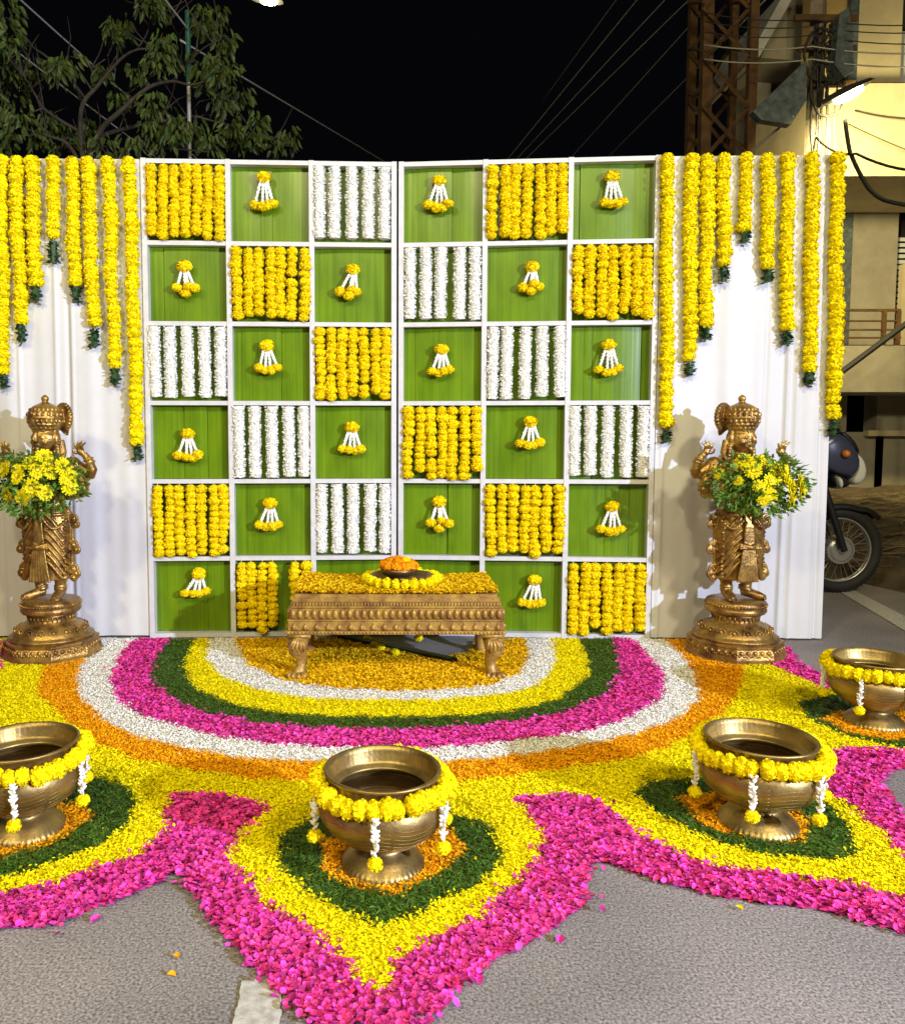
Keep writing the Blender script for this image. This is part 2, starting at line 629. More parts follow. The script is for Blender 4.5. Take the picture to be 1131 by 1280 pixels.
def marigold_mesh(name, seed, m, n=120, squash=0.8):
    r_ = random.Random(seed)
    b = MB()
    b.ell((0, 0, 0), (0.86, 0.86, 0.86 * squash), 12, 8)
    for i in range(n):
        z = 1 - 2 * (i + .5) / n
        a = i * 2.39996 + r_.uniform(-.3, .3)
        s = math.sqrt(max(0, 1 - z * z))
        d = Vector((s * math.cos(a), s * math.sin(a), z))
        t = d.cross(Vector((r_.uniform(-1, 1), r_.uniform(-1, 1), r_.uniform(-1, 1)))).normalized()
        q = d.cross(t)
        L = r_.uniform(.95, 1.04)
        w = r_.uniform(.15, .22)
        lean = r_.uniform(.16, .30)
        P0 = d * .78 - q * .05
        P1 = d * (.78 + .6 * (L - .78)) + q * lean * .3
        P2 = d * L + q * lean
        v = [P0 - t * w * .5, P0 + t * w * .5, P1 - t * w, P1 + t * w, P2 - t * w * .9 + q * r_.uniform(-.05, .09), P2 + t * w * .9 + q * r_.uniform(-.05, .09)]
        b.add([(p.x, p.y, p.z * squash) for p in v], [(0, 1, 3, 2), (2, 3, 5, 4)])
    me = b.mesh(name)
    me.materials.append(m)
    return me


MG = [marigold_mesh('marigold', 10 + i, M['marigold']) for i in range(5)]
MGL = [marigold_mesh('marigold', 30 + i, M['marigold_lemon']) for i in range(4)]
MGO = [marigold_mesh('marigold', 50 + i, M['marigold_orange']) for i in range(3)]


def flower(meshes, loc, r, parent, axis='z', name='marigold', k=None):
    o = put(name, random.choice(meshes) if k is None else meshes[k], None, parent)
    o.location = loc
    o.scale = (r * random.uniform(.93, 1.07),) * 2 + (r * random.uniform(.92, 1.08),)
    e = [random.uniform(-.18, .18), random.uniform(-.18, .18), random.uniform(0, 6.28)]
    o.rotation_euler = e
    return o


def jasmine_mesh(name, seed, L, r=0.0375, per=.0062, k=16):
    """a strung rope of white buds hanging down from z=0 to -L"""
    q = random.Random(seed)
    b = MB()
    npt = 12
    b.tube([(0.002 * math.sin(i * 2.1 + seed), 0, -L * i / npt) for i in range(npt + 1)], r * .66, 10)
    nr = int(L / per)
    for i in range(nr):
        z = -(i + .5) * per
        kk = k + q.randint(-2, 2)
        rr = r * (0.95 + .08 * math.sin(i * .42 + seed) + q.uniform(-.05, .05))
        for j in range(kk):
            a = 2 * math.pi * (j + q.random()) / kk
            rad_ = Vector((math.cos(a), math.sin(a), 0))
            t = Vector((-math.sin(a), math.cos(a), 0))
            d = (rad_ * q.uniform(.35, 1.1) + t * q.uniform(-.7, .7) + Vector((0, 0, q.uniform(-1.0, .5)))).normalized()
            s_ = d.cross(rad_ + Vector((0, 0, .2))).normalized()
            w = q.uniform(.0032, .0052)
            p0 = Vector((0, 0, z + q.uniform(-.003, .003))) + rad_ * rr * .66
            l = q.uniform(.010, .017)
            b.add([p0, p0 + d * l * .6 + s_ * w, p0 + d * l, p0 + d * l * .6 - s_ * w], [(0, 1, 2, 3)])
    me = b.mesh(name)
    me.materials.append(M['jasmine'])
    return me


# ------------------------------------------------------------------ backdrop panels
YC = 4.36
TOPC = yp(497, 202, YC)
HT = TOPC.z
PC = Vector((TOPC.x, YC, 0))
pl = depth_at(175.5, 197, HT)
pr = depth_at(826.5, 193.5, HT)
PL, PR = Vector((pl.x, pl.y, 0)), Vector((pr.x, pr.y, 0))
FD = 0.062        # depth of the cell boxes
BW = 0.027        # width of bars
PAT = ['YGWGYG', 'GYGWGY', 'WGYGWG', 'GWGYGW', 'YGWGYG', 'GYGGGY']
CELLS = {}


def leaf_panel_mesh(w, h, seed):
    """vertical overlapping leaf strips with slight folds"""
    q = random.Random(seed)
    b = MB()
    cuts = [0]
    while cuts[-1] < w:
        cuts.append(cuts[-1] + q.choice([q.uniform(.04, .08), q.uniform(.12, .3), q.uniform(.2, .4)]))
    cuts[-1] = w
    if len(cuts) > 2 and cuts[-1] - cuts[-2] < .03:
        cuts.pop(-2)
    for i in range(len(cuts) - 1):
        x0, x1 = cuts[i], cuts[i + 1] - (q.uniform(.0004, .002) if i < len(cuts) - 2 else 0)
        n = 5
        base = (i % 2) * .0035
        tilt = q.uniform(.015, .05) * (x1 - x0) * q.choice([-1, 1])
        vs, fs = [], []
        for k in range(n + 1):
            s = k / n
            x = x0 + (x1 - x0) * s
            y = -base - .0015 - tilt * (s - .5) - .02 * (x1 - x0) * math.sin(math.pi * s)
            vs += [(x, y, 0), (x, y, h * .5), (x, y, h)]
        for k in range(n):
            for j in range(2):
                a = k * 3 + j
                fs.append((a, a + 3, a + 4, a + 1))
        b.add(vs, fs)
    b.box((-.01, .014, -.01), (w + .01, .020, h + .01))
    return b


def make_panel(A, B, label, cols, side):
    u = (B - A)
    wid = u.length
    ang = math.atan2(u.y, u.x)
    p = thing('backdrop_panel', A, label, 'backdrop', 'checkered backdrop panels', ang)
    cw = (wid - BW) / 3
    rh = (HT - BW) / 6
    for i in range(4):
        x = i * cw
        MB().box((x, 0, 0), (x + BW, FD, HT)).build('post', M['frame'], p)
    for j in range(7):
        z = j * rh
        for i in range(3):
            MB().box((i * cw + BW, .003, z + .002), ((i + 1) * cw, FD - .003, z + BW - .002)).build('rail', M['frame'], p)
    for r_ in range(6):
        for i in range(3):
            x0 = i * cw + BW
            z0 = (5 - r_) * rh + BW
            lp = leaf_panel_mesh(cw - BW, rh - BW, 100 + r_ * 10 + i + cols * 7).build('leaf_panel', M['leaf'], p, fix=False)
            lp.location = (x0, FD - .004, z0)
            CELLS[(r_, i + cols)] = (p, x0, z0, cw - BW, rh - BW)
    return p


gap = (PC - PL).normalized() * 0.008
panelL = make_panel(PL, PC - gap * .6, 'white framed checkered panel of the backdrop standing farther from the motorbike', 0, 'L')
panelR = make_panel(PC + (PR - PC).normalized() * .006, PR, 'white framed checkered panel of the backdrop standing nearer the motorbike', 3, 'R')
bpy.context.view_layer.update()

JM = None


def cellpt(rc, sx, y, sz):
    p, x0, z0, w, h = CELLS[rc]
    return p.matrix_world @ Vector((x0 + sx * w, y, z0 + sz * h))


def square_name(r_, c):
    return f"backdrop row {NUM[r_]} down, {ORD[5 - c]} square from motorbike"


for (r_, c), (p, x0, z0, w, h) in CELLS.items():
    k = PAT[r_][c]
    az = p.rotation_euler.z
    if k == 'Y':
        n = 7
        hung = [i for i in range(n)]
        for i in hung:
            if (r_, c) == (5, 1) and i in (4,):
                continue
            sx = (i + .5) / n + random.uniform(-.012, .012)
            top = cellpt((r_, c), sx, -.004, .99)
            g_ = thing('marigold_strand', top, f"{ORD[n - 1 - i]} marigold strand from motorbike side in {square_name(r_, c)}", 'garland',
                       'marigold strands in the backdrop squares', az)
            L = h * random.uniform(.95, 1.0)
            z = -.024
            dx = 0
            rad = w / n * .5 * 1.06
            brk = random.uniform(.3, .8) * L if random.random() < .22 else None
            while z > -L + .012:
                dx += random.uniform(-.005, .005)
                dx = max(-.006, min(.006, dx))
                rr = rad * random.uniform(.84, 1.1)
                flower(MG, (dx, random.uniform(-.004, .004), z), rr, g_)
                z -= rr * random.uniform(1.0, 1.32)
                if brk and z < -brk:
                    z -= .018
                    brk = None
            MB().tube([(0, .004, .006), (0, 0, z + .03)], .0015, 4).build('thread', M['jasmine'], g_)
    elif k == 'W':
        n = 5
        if JM is None:
            JM = [jasmine_mesh('jasmine_strand', s, h * .97) for s in range(5)]
        for i in range(n):
            sx = [.07, .27, .49, .71, .92][i] + random.uniform(-.015, .015)
            o = put('jasmine_strand', random.choice(JM))
            o.location = cellpt((r_, c), sx, .010, .99)
            o.rotation_euler = (random.uniform(-.012, .012), random.uniform(-.014, .014), random.uniform(0, 6.28))
            o.scale = (1, 1, random.uniform(.96, 1.005))
            tag(o, f"{ORD[n - 1 - i]} white jasmine strand from motorbike side in {square_name(r_, c)}", 'garland', 'white jasmine strands in the backdrop squares')

# hanging tassels in the plain green squares: (row, col, px top flower, px bottom cluster centre, shape)
ORN = [(0, 1, 330, 222, 331, 256, 'flat'), (0, 3, 549, 226, 548, 258, 'flat'), (0, 5, 765, 221, 766, 254, 'flat'),
       (1, 0, 231, 333, 233, 364, 'vee'), (1, 2, 441, 337, 437, 367, 'vee'), (1, 4, 665, 334, 664, 361, 'vee'),
       (2, 1, 334, 432, 335, 461, 'flat'), (2, 3, 552, 437, 551, 464, 'flat'), (2, 5, 761, 431, 761, 463, 'flat'),
       (3, 0, 235, 542, 236, 570, 'flat'), (3, 2, 440, 534, 440, 562, 'flat'), (3, 4, 663, 527, 663, 555, 'flat'),
       (4, 1, 338, 629, 337, 657, 'flat'), (4, 3, 549, 627, 550, 656, 'vee'), (4, 5, 765, 633, 764, 662, 'flat'),
       (5, 0, 249, 717, 245, 741, 'flat'), (5, 4, 668, 725, 665, 753, 'flat')]
for (r_, c, tx, ty, bx_, by, shp) in ORN:
    A, B = (PL, PC) if c < 3 else (PC, PR)
    ptop = wallp(tx, ty, A, B, -.012)
    pbot = wallp(bx_, by, A, B, -.012)
    az = CELLS[(r_, c)][0].rotation_euler.z
    t = thing('flower_tassel', ptop, f"marigold and jasmine tassel pinned on green leaf, {square_name(r_, c)}", 'tassel', 'tassels on the green backdrop squares', az)
    fl = flower(MG, (0, 0, 0), .039, t)
    rel = pbot - ptop
    ends = [(-.052, .004), (-.014, -.006), (.018, -.005), (.05, .006)] if shp == 'flat' else [(-.046, .012), (-.004, -.016), (.012, .02), (.044, .012)]
    for i, (ex, ez) in enumerate(ends):
        e = Vector((rel.x + ex * random.uniform(.85, 1.12), random.uniform(-.012, .004), rel.z + ez + random.uniform(-.006, .006)))
        s0 = Vector((ex * .35, -.004, -.022))
        bb = MB()
        n = 7
        for q in range(n):
            s = q / (n - 1)
            pnt = s0.lerp(e, s * .9)
            bb.ell(pnt, (.0085, .008, .013), 6, 4, Euler((random.uniform(-.4, .4), random.uniform(-.4, .4), 0)).to_matrix())
        bb.build('jasmine_string', M['jasmine'], t)
        flower(MG, e, random.uniform(.027, .031), t)

# ------------------------------------------------------------------ drapes with garlands
WL_B = PL + Vector((-.004, 0, 0))
WL_A = Vector((-2.30, PL.y - .02, 0))
WR_A = PR + Vector((.006, 0, 0))
wr = depth_at(1051, 191.5, HT)
WR_B = Vector((wr.x, wr.y, 0))


def drape(A, B, label, seed):
    q = random.Random(seed)
    u = B - A
    w = u.length
    t = thing('drape', A, label, 'drape', 'white drapes beside the backdrop', math.atan2(u.y, u.x))
    N = 240
    cre = sorted(q.uniform(0, w) for _ in range(int(w / .13)))
    rowsz = [0.012, .05, .3, .7, 1.1, 1.5, 1.9, 2.2, HT - .03, HT - .004]
    ph = [q.uniform(0, 6.28) for _ in range(6)]

    def off(x, z):
        a = .005 * math.sin(x * 17 + ph[0] + .2 * z) + .003 * math.sin(x * 31 + ph[1] - .25 * z) + .0012 * math.sin(x * 71 + ph[2])
        for c in cre:
            d = (x - c - .01 * math.sin(z * 1.1 + c * 9)) / .012
            a += .007 * math.exp(-d * d) * (1 if int(c * 1000) % 2 else -1)
        return a * (1.0 if z < HT - .05 else .35) + .012
    vs, fs = [], []
    for z in rowsz:
        for i in range(N + 1):
            x = w * i / N
            vs.append((x, off(x, z), z))
    for j in range(len(rowsz) - 1):
        for i in range(N):
            a = j * (N + 1) + i
            fs.append((a, a + 1, a + N + 2, a + N + 1))
    MB().add(vs, fs).build('cloth', M['drape'], t, smooth=True, fix=False)
    MB().box((0, .052, HT - .04), (w, .08, HT - .012)).build('top_bar', M['bar'], t)
    for x in (.01, w - .045):
        MB().box((x, .083, 0), (x + .035, .115, HT - .02)).build('support_post', M['bar'], t)
    return t


drape(WL_A, WL_B, 'white pleated drape behind the statue that stands farther from the motorbike', 3)
drape(WR_A, WR_B, 'white pleated drape half hiding the motorbike', 5)


def leaf_tip_mesh(seed, L):
    q = random.Random(seed)
    b = MB()
    b.tube([(0, 0, 0), (0, 0, -L * .9)], [.02, .016], 6)
    for i in range(46):
        a = q.uniform(0, 6.28)
        z = -L * q.uniform(0, .9)
        d = Vector((math.cos(a), math.sin(a), q.uniform(-.5, .5))).normalized()
        t = Vector((-math.sin(a), math.cos(a), q.uniform(-.7, .7))).normalized()
        p = Vector((0, 0, z))
        l = q.uniform(.030, .044)
        w = q.uniform(.008, .013)
        b.add([p + d * .01, p + d * l * .6 + t * w, p + d * l, p + d * l * .6 - t * w], [(0, 1, 2, 3)])
    me = b.mesh('leaf_tip')
    me.materials.append(M['tip_leaf'])
    return me


LT = [leaf_tip_mesh(s, .075) for s in range(4)]
# (x top, x bottom, y green start, y green end)
GR = [(833, 833, 540, 555), (862.5, 862, 454, 472), (884, 882, 408, 427), (904.5, 904.5, 335, 354), (931.5, 931.5, 287, 305), (958.5, 959, 336, 355),
      (984, 983, 416, 433), (1015, 1012, 466, 483), (1046, 1042, 527, 546)]
GL = [(1, 5, 470, 487), (20, 27, 404, 431), (40, 45, 356, 379), (65.5, 67, 302, 332), (90, 95, 357, 380), (110, 118, 414, 436), (136, 144, 462, 483), (162, 172, 558, 577)]


def wing_garland(x0, x1, ys, ye, A, B, label):
    top = wallp(x0, 197, A, B, .022)
    top.z = HT - .018
    az = math.atan2((B - A).y, (B - A).x)
    end = wallp(x1, ys, A, B, .022)
    bot = wallp(x1, ye, A, B, .022)
    t = thing('marigold_garland', top, label, 'garland', 'marigold garlands hanging on the white drapes', az)
    L = top.z - end.z
    ux = (end - top).length and (end.x - top.x)
    rad = .0385
    z = -.012
    n = 0
    while z > -L + .01:
        s = -z / L
        rr = rad * random.uniform(.87, 1.08)
        flower(MGL, (ux * s + .004 * math.sin(z * 9 + x0) + random.uniform(-.004, .004), random.uniform(-.004, .004), z), rr, t)
        z -= rr * random.uniform(.92, 1.2)
        if random.random() < .02:
            z -= .012
    lt = put('leaf_tip', random.choice(LT), None, t)
    lt.location = (ux, 0, -L + .002)
    lt.scale = (1, 1, (end.z - bot.z) / .075)
    lt.rotation_euler = (0, 0, random.uniform(0, 6))
    MB().tube([(0, .02, .004), (ux * .5, .01, -L * .5), (ux, 0, -L)], .002, 4).build('thread', M['jasmine'], t)


DR = 'on the drape half hiding the motorbike'
DLs = 'on the drape farther from the motorbike'
for i, gdef in enumerate(GR):
    wing_garland(*gdef, WR_A, WR_B, f"{ORD[i]} marigold garland from the checkered frame, leaf tipped, {DR}")
for i, gdef in enumerate(GL):
    wing_garland(*gdef, WL_A, WL_B, f"{ORD[7 - i]} marigold garland from the checkered frame, leaf tipped, {DLs}")

# ------------------------------------------------------------------ petal carpet
def poly(px):
    return np.array([(gp(x, y).x, gp(x, y).y) for x, y in px])


def inside(pts, pg):
    x, y = pts[:, 0], pts[:, 1]
    r_ = np.zeros(len(pts), bool)
    n = len(pg)
    j = n - 1
    for i in range(n):
        xi, yi = pg[i]
        xj, yj = pg[j]
        c = ((yi > y) != (yj > y)) & (x < (xj - xi) * (y - yi) / (yj - yi + 1e-12) + xi)
        r_ ^= c
        j = i
    return r_


RINGS = [  # outer edges, from the far side on the one hand round to the other
    ('mix', [(292, 801), (297, 812), (311, 835), (354, 854), (400, 862), (448, 865), (516, 868), (608, 861), (650, 845), (662, 820), (656, 801)]),
    ('white', [(262, 801), (258, 826), (279, 849), (318, 864), (371, 875), (423, 878), (547, 878), (610, 873), (655, 866), (682, 852), (694, 830), (690, 801)]),
    ('yellow', [(244, 801), (230, 833), (240, 860), (276, 879), (336, 893), (400, 898), (500, 900), (580, 898), (640, 892), (696, 879), (735, 849), (735, 826), (722, 801)]),
    ('green', [(212, 801), (191, 830), (187, 853), (212, 876), (248, 893), (318, 909), (400, 914), (500, 917), (580, 913), (640, 906), (705, 895), (761, 871), (777, 841), (768, 801)]),
    ('pink', [(172, 801), (152, 819), (140, 851), (149, 877), (177, 898), (248, 918), (318, 931), (400, 937), (500, 940), (570, 937), (640, 930), (727, 919), (783, 902), (827, 875), (829, 847), (805, 817), (790, 801)]),
    ('white', [(126, 801), (110, 820), (97, 846), (99, 873), (131, 905), (177, 927), (248, 942), (318, 953), (400, 957), (500, 957), (570, 955), (640, 949), (727, 936), (792, 922), (848, 901), (874, 876), (868, 845), (848, 817), (828, 801)]),
    ('orange', [(60, 801), (56, 835), (46, 868), (78, 899), (117, 932), (170, 953), (248, 968), (318, 978), (400, 983), (500, 984), (580, 980), (640, 974), (727, 962), (783, 953), (827, 941), (880, 915), (915, 882), (928, 854), (930, 820), (900, 801)]),
]
HEARTS = []  # per lotus petal: orange heart, green
mirror = lambda L: [(2 * 478 - x, y) for x, y in L]
G_C = [(344, 1073), (352, 1052), (370, 1036), (410, 1022), (470, 1014), (530, 1014), (562, 1020), (609, 1036), (627, 1068), (618, 1098), (585, 1115), (547, 1135), (510, 1152), (479, 1167), (452, 1152), (423, 1138), (385, 1122), (361, 1104)]
O_C = [(403, 1058), (404, 1092), (438, 1113), (494, 1123), (530, 1106), (562, 1086), (580, 1072), (568, 1042), (520, 1036), (440, 1038)]
G_R = [(790, 998), (812, 981), (866, 977), (940, 975), (1009, 1000), (1040, 1014), (1056, 1030), (1068, 1056), (1070, 1077), (1009, 1079), (960, 1073), (900, 1058), (860, 1044), (822, 1022)]
O_R = [(845, 1003), (880, 995), (960, 1000), (1000, 1018), (1014, 1049), (990, 1057), (940, 1054), (885, 1040)]
G_F = [(996, 885), (1005, 878), (1031, 873), (1090, 872), (1160, 880), (1230, 905), (1230, 945), (1160, 944), (1131, 941), (1100, 935), (1060, 925), (1015, 906)]
O_F = [(1024, 902), (1050, 893), (1131, 893), (1180, 905), (1160, 930), (1110, 928), (1060, 920)]
G_L = [(-90, 1060), (-70, 1015), (-20, 985), (60, 970), (131, 977), (159, 989), (173, 1010), (160, 1035), (134, 1056), (88, 1077), (35, 1095), (0, 1105), (-60, 1115)]
O_L = [(-40, 1060), (-30, 1025), (40, 1005), (110, 1012), (117, 1024), (88, 1047), (53, 1063), (0, 1078)]
HEARTS = [(O_C, G_C), (O_R, G_R), (O_F, G_F), (O_L, G_L), (mirror(O_F), mirror(G_F))]
YEL = [  # inner yellow field of the lotus, one outline through every petal
    (-60, 801), (0, 801), (0, 840), (-120, 900), (-320, 960), (-120, 1000), (-300, 1130), (-150, 1150), (0, 1125), (42, 1116), (106, 1098), (177, 1073), (209, 1043), (213, 1000), (262, 995), (340, 1012), (305, 1040), (285, 1062),
    (290, 1085), (330, 1130), (400, 1183), (438, 1212), (452, 1244), (488, 1244), (492, 1215), (525, 1190), (602, 1150), (645, 1110), (677, 1078), (680, 1042), (655, 1015), (638, 1005),
    (700, 998), (745, 1003), (766, 1019), (783, 1040), (844, 1071), (900, 1090), (987, 1101), (1074, 1114), (1131, 1128), (1240, 1150), (1135, 1082), (1108, 1049), (1074, 1019), (1030, 992), (1029, 949), (1060, 938), (1131, 943), (1330, 965),
    (1250, 900), (1131, 868), (1032, 864), (1000, 850), (968, 836), (955, 801)]
PINK = [(-140, 801), (-140, 880), (-420, 975), (-160, 1010), (-420, 1180), (-150, 1195), (0, 1165), (64, 1158), (141, 1129), (202, 1105), (222, 1083), (235, 1105), (262, 1146), (310, 1202), (365, 1252), (415, 1305), (455, 1360), (490, 1360),
        (540, 1283), (556, 1252), (612, 1205), (683, 1167), (729, 1136), (734, 1090), (744, 1076), (792, 1093), (900, 1124), (1031, 1141), (1109, 1163), (1300, 1215), (1165, 1085), (1131, 1030), (1098, 985), (1105, 968), (1131, 962), (1420, 985),
        (1300, 895), (1131, 855), (1034, 850), (995, 832), (985, 812)]
ringp = [(k, poly(p)) for k, p in RINGS]
heartp = [(poly(a), poly(b_)) for a, b_ in HEARTS]
yelp, pinkp = poly(YEL), poly(PINK)
POTS = [('c', (478, 1083)), ('r', (946, 1033)), ('l', (32, 1040)), ('f', (1091, 906))]
POTXY = {k: gp(*p) for k, p in POTS}
STAT_R = Vector((1.775, 3.975, 0))
STAT_L = Vector((-1.665, 3.975, 0))
HOLES = [(POTXY[k].x, POTXY[k].y, .098) for k in POTXY] + [(STAT_R.x, STAT_R.y, .232), (STAT_L.x, STAT_L.y, .232)]
bare = poly([(470, 801), (500, 814), (558, 825), (588, 817), (598, 801)])
wallA, wallB = np.array([PL.x, PL.y]), np.array([PR.x, PR.y])

CLASSES = ['mix', 'w1', 'y1', 'g1', 'k1', 'w2', 'o1', 'heart0', 'heart1', 'heart2', 'heart3', 'heart4', 'leaf0', 'leaf1', 'leaf2', 'leaf3', 'leaf4', 'field', 'border']


def classify(pts):
    c = np.full(len(pts), -1)
    c[inside(pts, pinkp)] = 18
    c[inside(pts, yelp)] = 17
    for i, (o_, g_) in enumerate(heartp):
        c[inside(pts, g_)] = 12 + i
        c[inside(pts, o_)] = 7 + i
    for i in range(len(ringp) - 1, -1, -1):
        c[inside(pts, ringp[i][1])] = i
    c[inside(pts, bare)] = -1
    for hx, hy, hr in HOLES:
        c[(pts[:, 0] - hx) ** 2 + (pts[:, 1] - hy) ** 2 < hr * hr] = -1
    # stop at the foot of the backdrop
    lim = np.where(pts[:, 0] < PC.x, PL.y + (PC.y - PL.y) * (pts[:, 0] - PL.x) / (PC.x - PL.x), PC.y + (PR.y - PC.y) * (pts[:, 0] - PC.x) / (PR.x - PC.x))
    c[pts[:, 1] > lim - .025] = -1
    return c


# class -> (material, length, width, per square metre, label)
SPEC = {
    'mix': ('p_mix', .016, .010, 30000, 'amber and yellow petals spread on the ground under the low table'),
    'w1': ('p_white', .011, .006, 52000, 'narrow white petal arc around the low table'),
    'y1': ('p_yellow', .0112, .0066, 54000, 'yellow petal arc between narrow white arc and green arc'),
    'g1': ('p_green', .019, .004, 46000, 'green chopped leaf arc inside the pink petal arc'),
    'k1': ('p_pink', .015, .0135, 24000, 'pink rose petal arc between green and wide white arcs'),
    'w2': ('p_white', .011, .006, 52000, 'wide white petal arc outside the pink arc'),
    'o1': ('p_orange', .0112, .0066, 54000, 'orange petal arc around the wide white arc'),
    'field': ('p_yellow', .0112, .0066, 54000, 'wide yellow petal field forming the lotus shape'),
    'border': ('p_pink', .0155, .0135, 24000, 'magenta rose petal border edging the yellow lotus shape'),
}
POTN = ['brass bowl in front of the low table', 'brass bowl between the low table and the far bowl', 'brass bowl on the motorbike side', 'brass bowl farthest from the motorbike', 'statue farthest from the motorbike']
for i in range(5):
    SPEC[f'heart{i}'] = ('p_orange', .0112, .0066, 54000, f'orange petals around the foot of the {POTN[i]}')
    SPEC[f'leaf{i}'] = ('p_green', .019, .0042, 46000, f'green chopped leaves ringing the {POTN[i]}')
SPEC['heart4'] = ('p_orange', .0112, .0066, 54000, 'orange petals on the carpet side away from the motorbike')
SPEC['leaf4'] = ('p_green', .019, .0042, 46000, 'chopped green leaves on the carpet side away from the motorbike')

X0, X1, Y0, Y1 = -2.75, 2.75, 1.45, 4.36
AREA = (X1 - X0) * (Y1 - Y0)
cs = .0125
gx, gy = np.meshgrid(np.arange(X0, X1, cs), np.arange(Y0, Y1, cs))
gpts = np.stack([gx.ravel(), gy.ravel()], 1) + cs / 2
gcl = classify(gpts)


def carpet(ci, name):
    mt, L, Wd, dens, label = SPEC[name]
    own = gpts[gcl == ci]
    if len(own) == 0:
        return
    bx0, by0 = own.min(0) - .05
    bx1, by1 = own.max(0) + .05
    n = int((bx1 - bx0) * (by1 - by0) * dens)
    p = np.stack([rng.uniform(bx0, bx1, n), rng.uniform(by0, by1, n)], 1)
    jit = .009 if mt != 'p_pink' else .011
    wob = np.stack([np.sin(p[:, 1] * 41 + p[:, 0] * 13), np.sin(p[:, 0] * 37 + p[:, 1] * 17)], 1) * .006
    jj = np.where(rng.random((n, 1)) < .02, .035, jit)
    sel = classify(p + rng.normal(0, 1, (n, 2)) * jj + wob) == ci
    p = p[sel]
    # do not let the strays of one colour cross the far edge or stand in a bowl
    ok = np.ones(len(p), bool)
    for hx, hy, hr in HOLES:
        ok &= (p[:, 0] - hx) ** 2 + (p[:, 1] - hy) ** 2 > (hr + .004) ** 2
    p = p[ok]
    k = len(p)
    if k == 0:
        return
    thick = .013 if mt != 'p_pink' else .013
    hum = .5 + .5 * np.sin(p[:, 0] * 55 + 1.3 * np.sin(p[:, 1] * 40)) * np.sin(p[:, 1] * 61 + 1.1 * np.sin(p[:, 0] * 47))
    z = .006 + thick * (rng.uniform(.15, 1, k) * .6 + .4 * hum)
    a = rng.uniform(0, 2 * np.pi, k)
    ti, tj = rng.normal(0, .34, k), rng.normal(0, .34, k)
    l = L * rng.uniform(.6, 1.25, k) * .5
    w = Wd * rng.uniform(.6, 1.25, k) * .5
    ux = np.stack([np.cos(a), np.sin(a), ti], 1)
    uy = np.stack([-np.sin(a), np.cos(a), tj], 1)
    c = np.concatenate([p, z[:, None]], 1)
    cup = (rng.uniform(.1, .5, k) * w)[:, None] * np.array([0, 0, 1.0])
    if mt == 'p_pink':   # rounder cupped petals: six corners and a sunk middle
        vs = np.empty((k, 8, 3))
        vs[:, 0] = c - cup
        for q, (s, t) in enumerate([(-1, 0), (-.55, .8), (.35, 1), (1, .5), (1, -.5), (.35, -1), (-.55, -.8)]):
            vs[:, q + 1] = c + ux * (s * l)[:, None] + uy * (t * w)[:, None] + cup * (1 if abs(t) < .9 else .4) * rng.uniform(.3, 1.6, (k, 1))
        base = np.array([[0, 1, 2], [0, 2, 3], [0, 3, 4], [0, 4, 5], [0, 5, 6], [0, 6, 7], [0, 7, 1]])
        nv = 8
    else:
        vs = np.empty((k, 4, 3))
        vs[:, 0] = c - ux * l[:, None]
        vs[:, 1] = c - uy * w[:, None] + cup
        vs[:, 2] = c + ux * l[:, None]
        vs[:, 3] = c + uy * w[:, None] + cup
        base = np.array([[0, 1, 2], [0, 2, 3]])
        nv = 4
    vs[:, :, 2] = np.maximum(vs[:, :, 2], .003)
    fc = (base[None] + (np.arange(k) * nv)[:, None, None]).reshape(-1, 3)
    V = [vs.reshape(-1, 3)]
    Fc = [fc.ravel()]
    cnt = [np.full(len(fc), 3)]
    # packed layer underneath
    cells = gpts[gcl == ci]
    if len(cells):
        off = len(V[0])
        q = np.empty((len(cells), 4, 3))
        for i, (dx, dy) in enumerate([(-1, -1), (1, -1), (1, 1), (-1, 1)]):
            q[:, i, 0] = cells[:, 0] + dx * cs * .5
            q[:, i, 1] = cells[:, 1] + dy * cs * .5
            q[:, i, 2] = .006 + .003 * np.sin(q[:, i, 0] * 300) * np.sin(q[:, i, 1] * 270)
        V.append(q.reshape(-1, 3))
        Fc.append((np.arange(len(cells) * 4) + off).ravel())
        cnt.append(np.full(len(cells), 4))
    me = np_mesh('petal_bed', np.concatenate(V), np.concatenate(Fc), np.concatenate(cnt))
    o = put('petal_bed', me, M[mt])
    tag(o, label, 'petals', 'petal carpet bands', 'stuff')


for ci, nm in enumerate(CLASSES):
    carpet(ci, nm)


def loose_petal(px, py, m, s, label):
    p = gp(px, py)
    q = random.uniform(0, 6.28)
    b = MB()
    vs = [(0, 0, .004)]
    for k in range(8):
        a = k * math.pi / 4
        vs.append((math.cos(a) * s * (1.25 if k % 4 == 0 else 1), math.sin(a) * s * .8, .005 + .005 * abs(math.sin(a)) + random.uniform(0, .003)))
    b.add(vs, [(0, k + 1, (k + 1) % 8 + 1) for k in range(8)])
    o = b.build('fallen_petal', m, fix=False)
    o.location = p
    o.rotation_euler = (0, 0, q)
    tag(o, label, 'petal', 'stray petals on the asphalt')


for (x, y) in [(639, 1198), (659, 1207), (632, 1212)]:
    pass
for (x, y) in [(308, 1196), (312, 1210), (335, 1209), (328, 1218), (318, 1172), (598, 1228), (345, 1236), (700, 1178), (120, 1152)]:
    loose_petal(x, y, M['p_pink'], .013, 'stray magenta petal lying on bare asphalt beside the petal border')
for (x, y) in [(221, 1199), (215, 1222)]:
    loose_petal(x, y, M['p_orange'], .008, 'stray orange petal on bare asphalt near the white paint patch')
loose_petal(924, 1138, M['p_yellow'], .008, 'stray yellow petal on bare asphalt outside the magenta border')

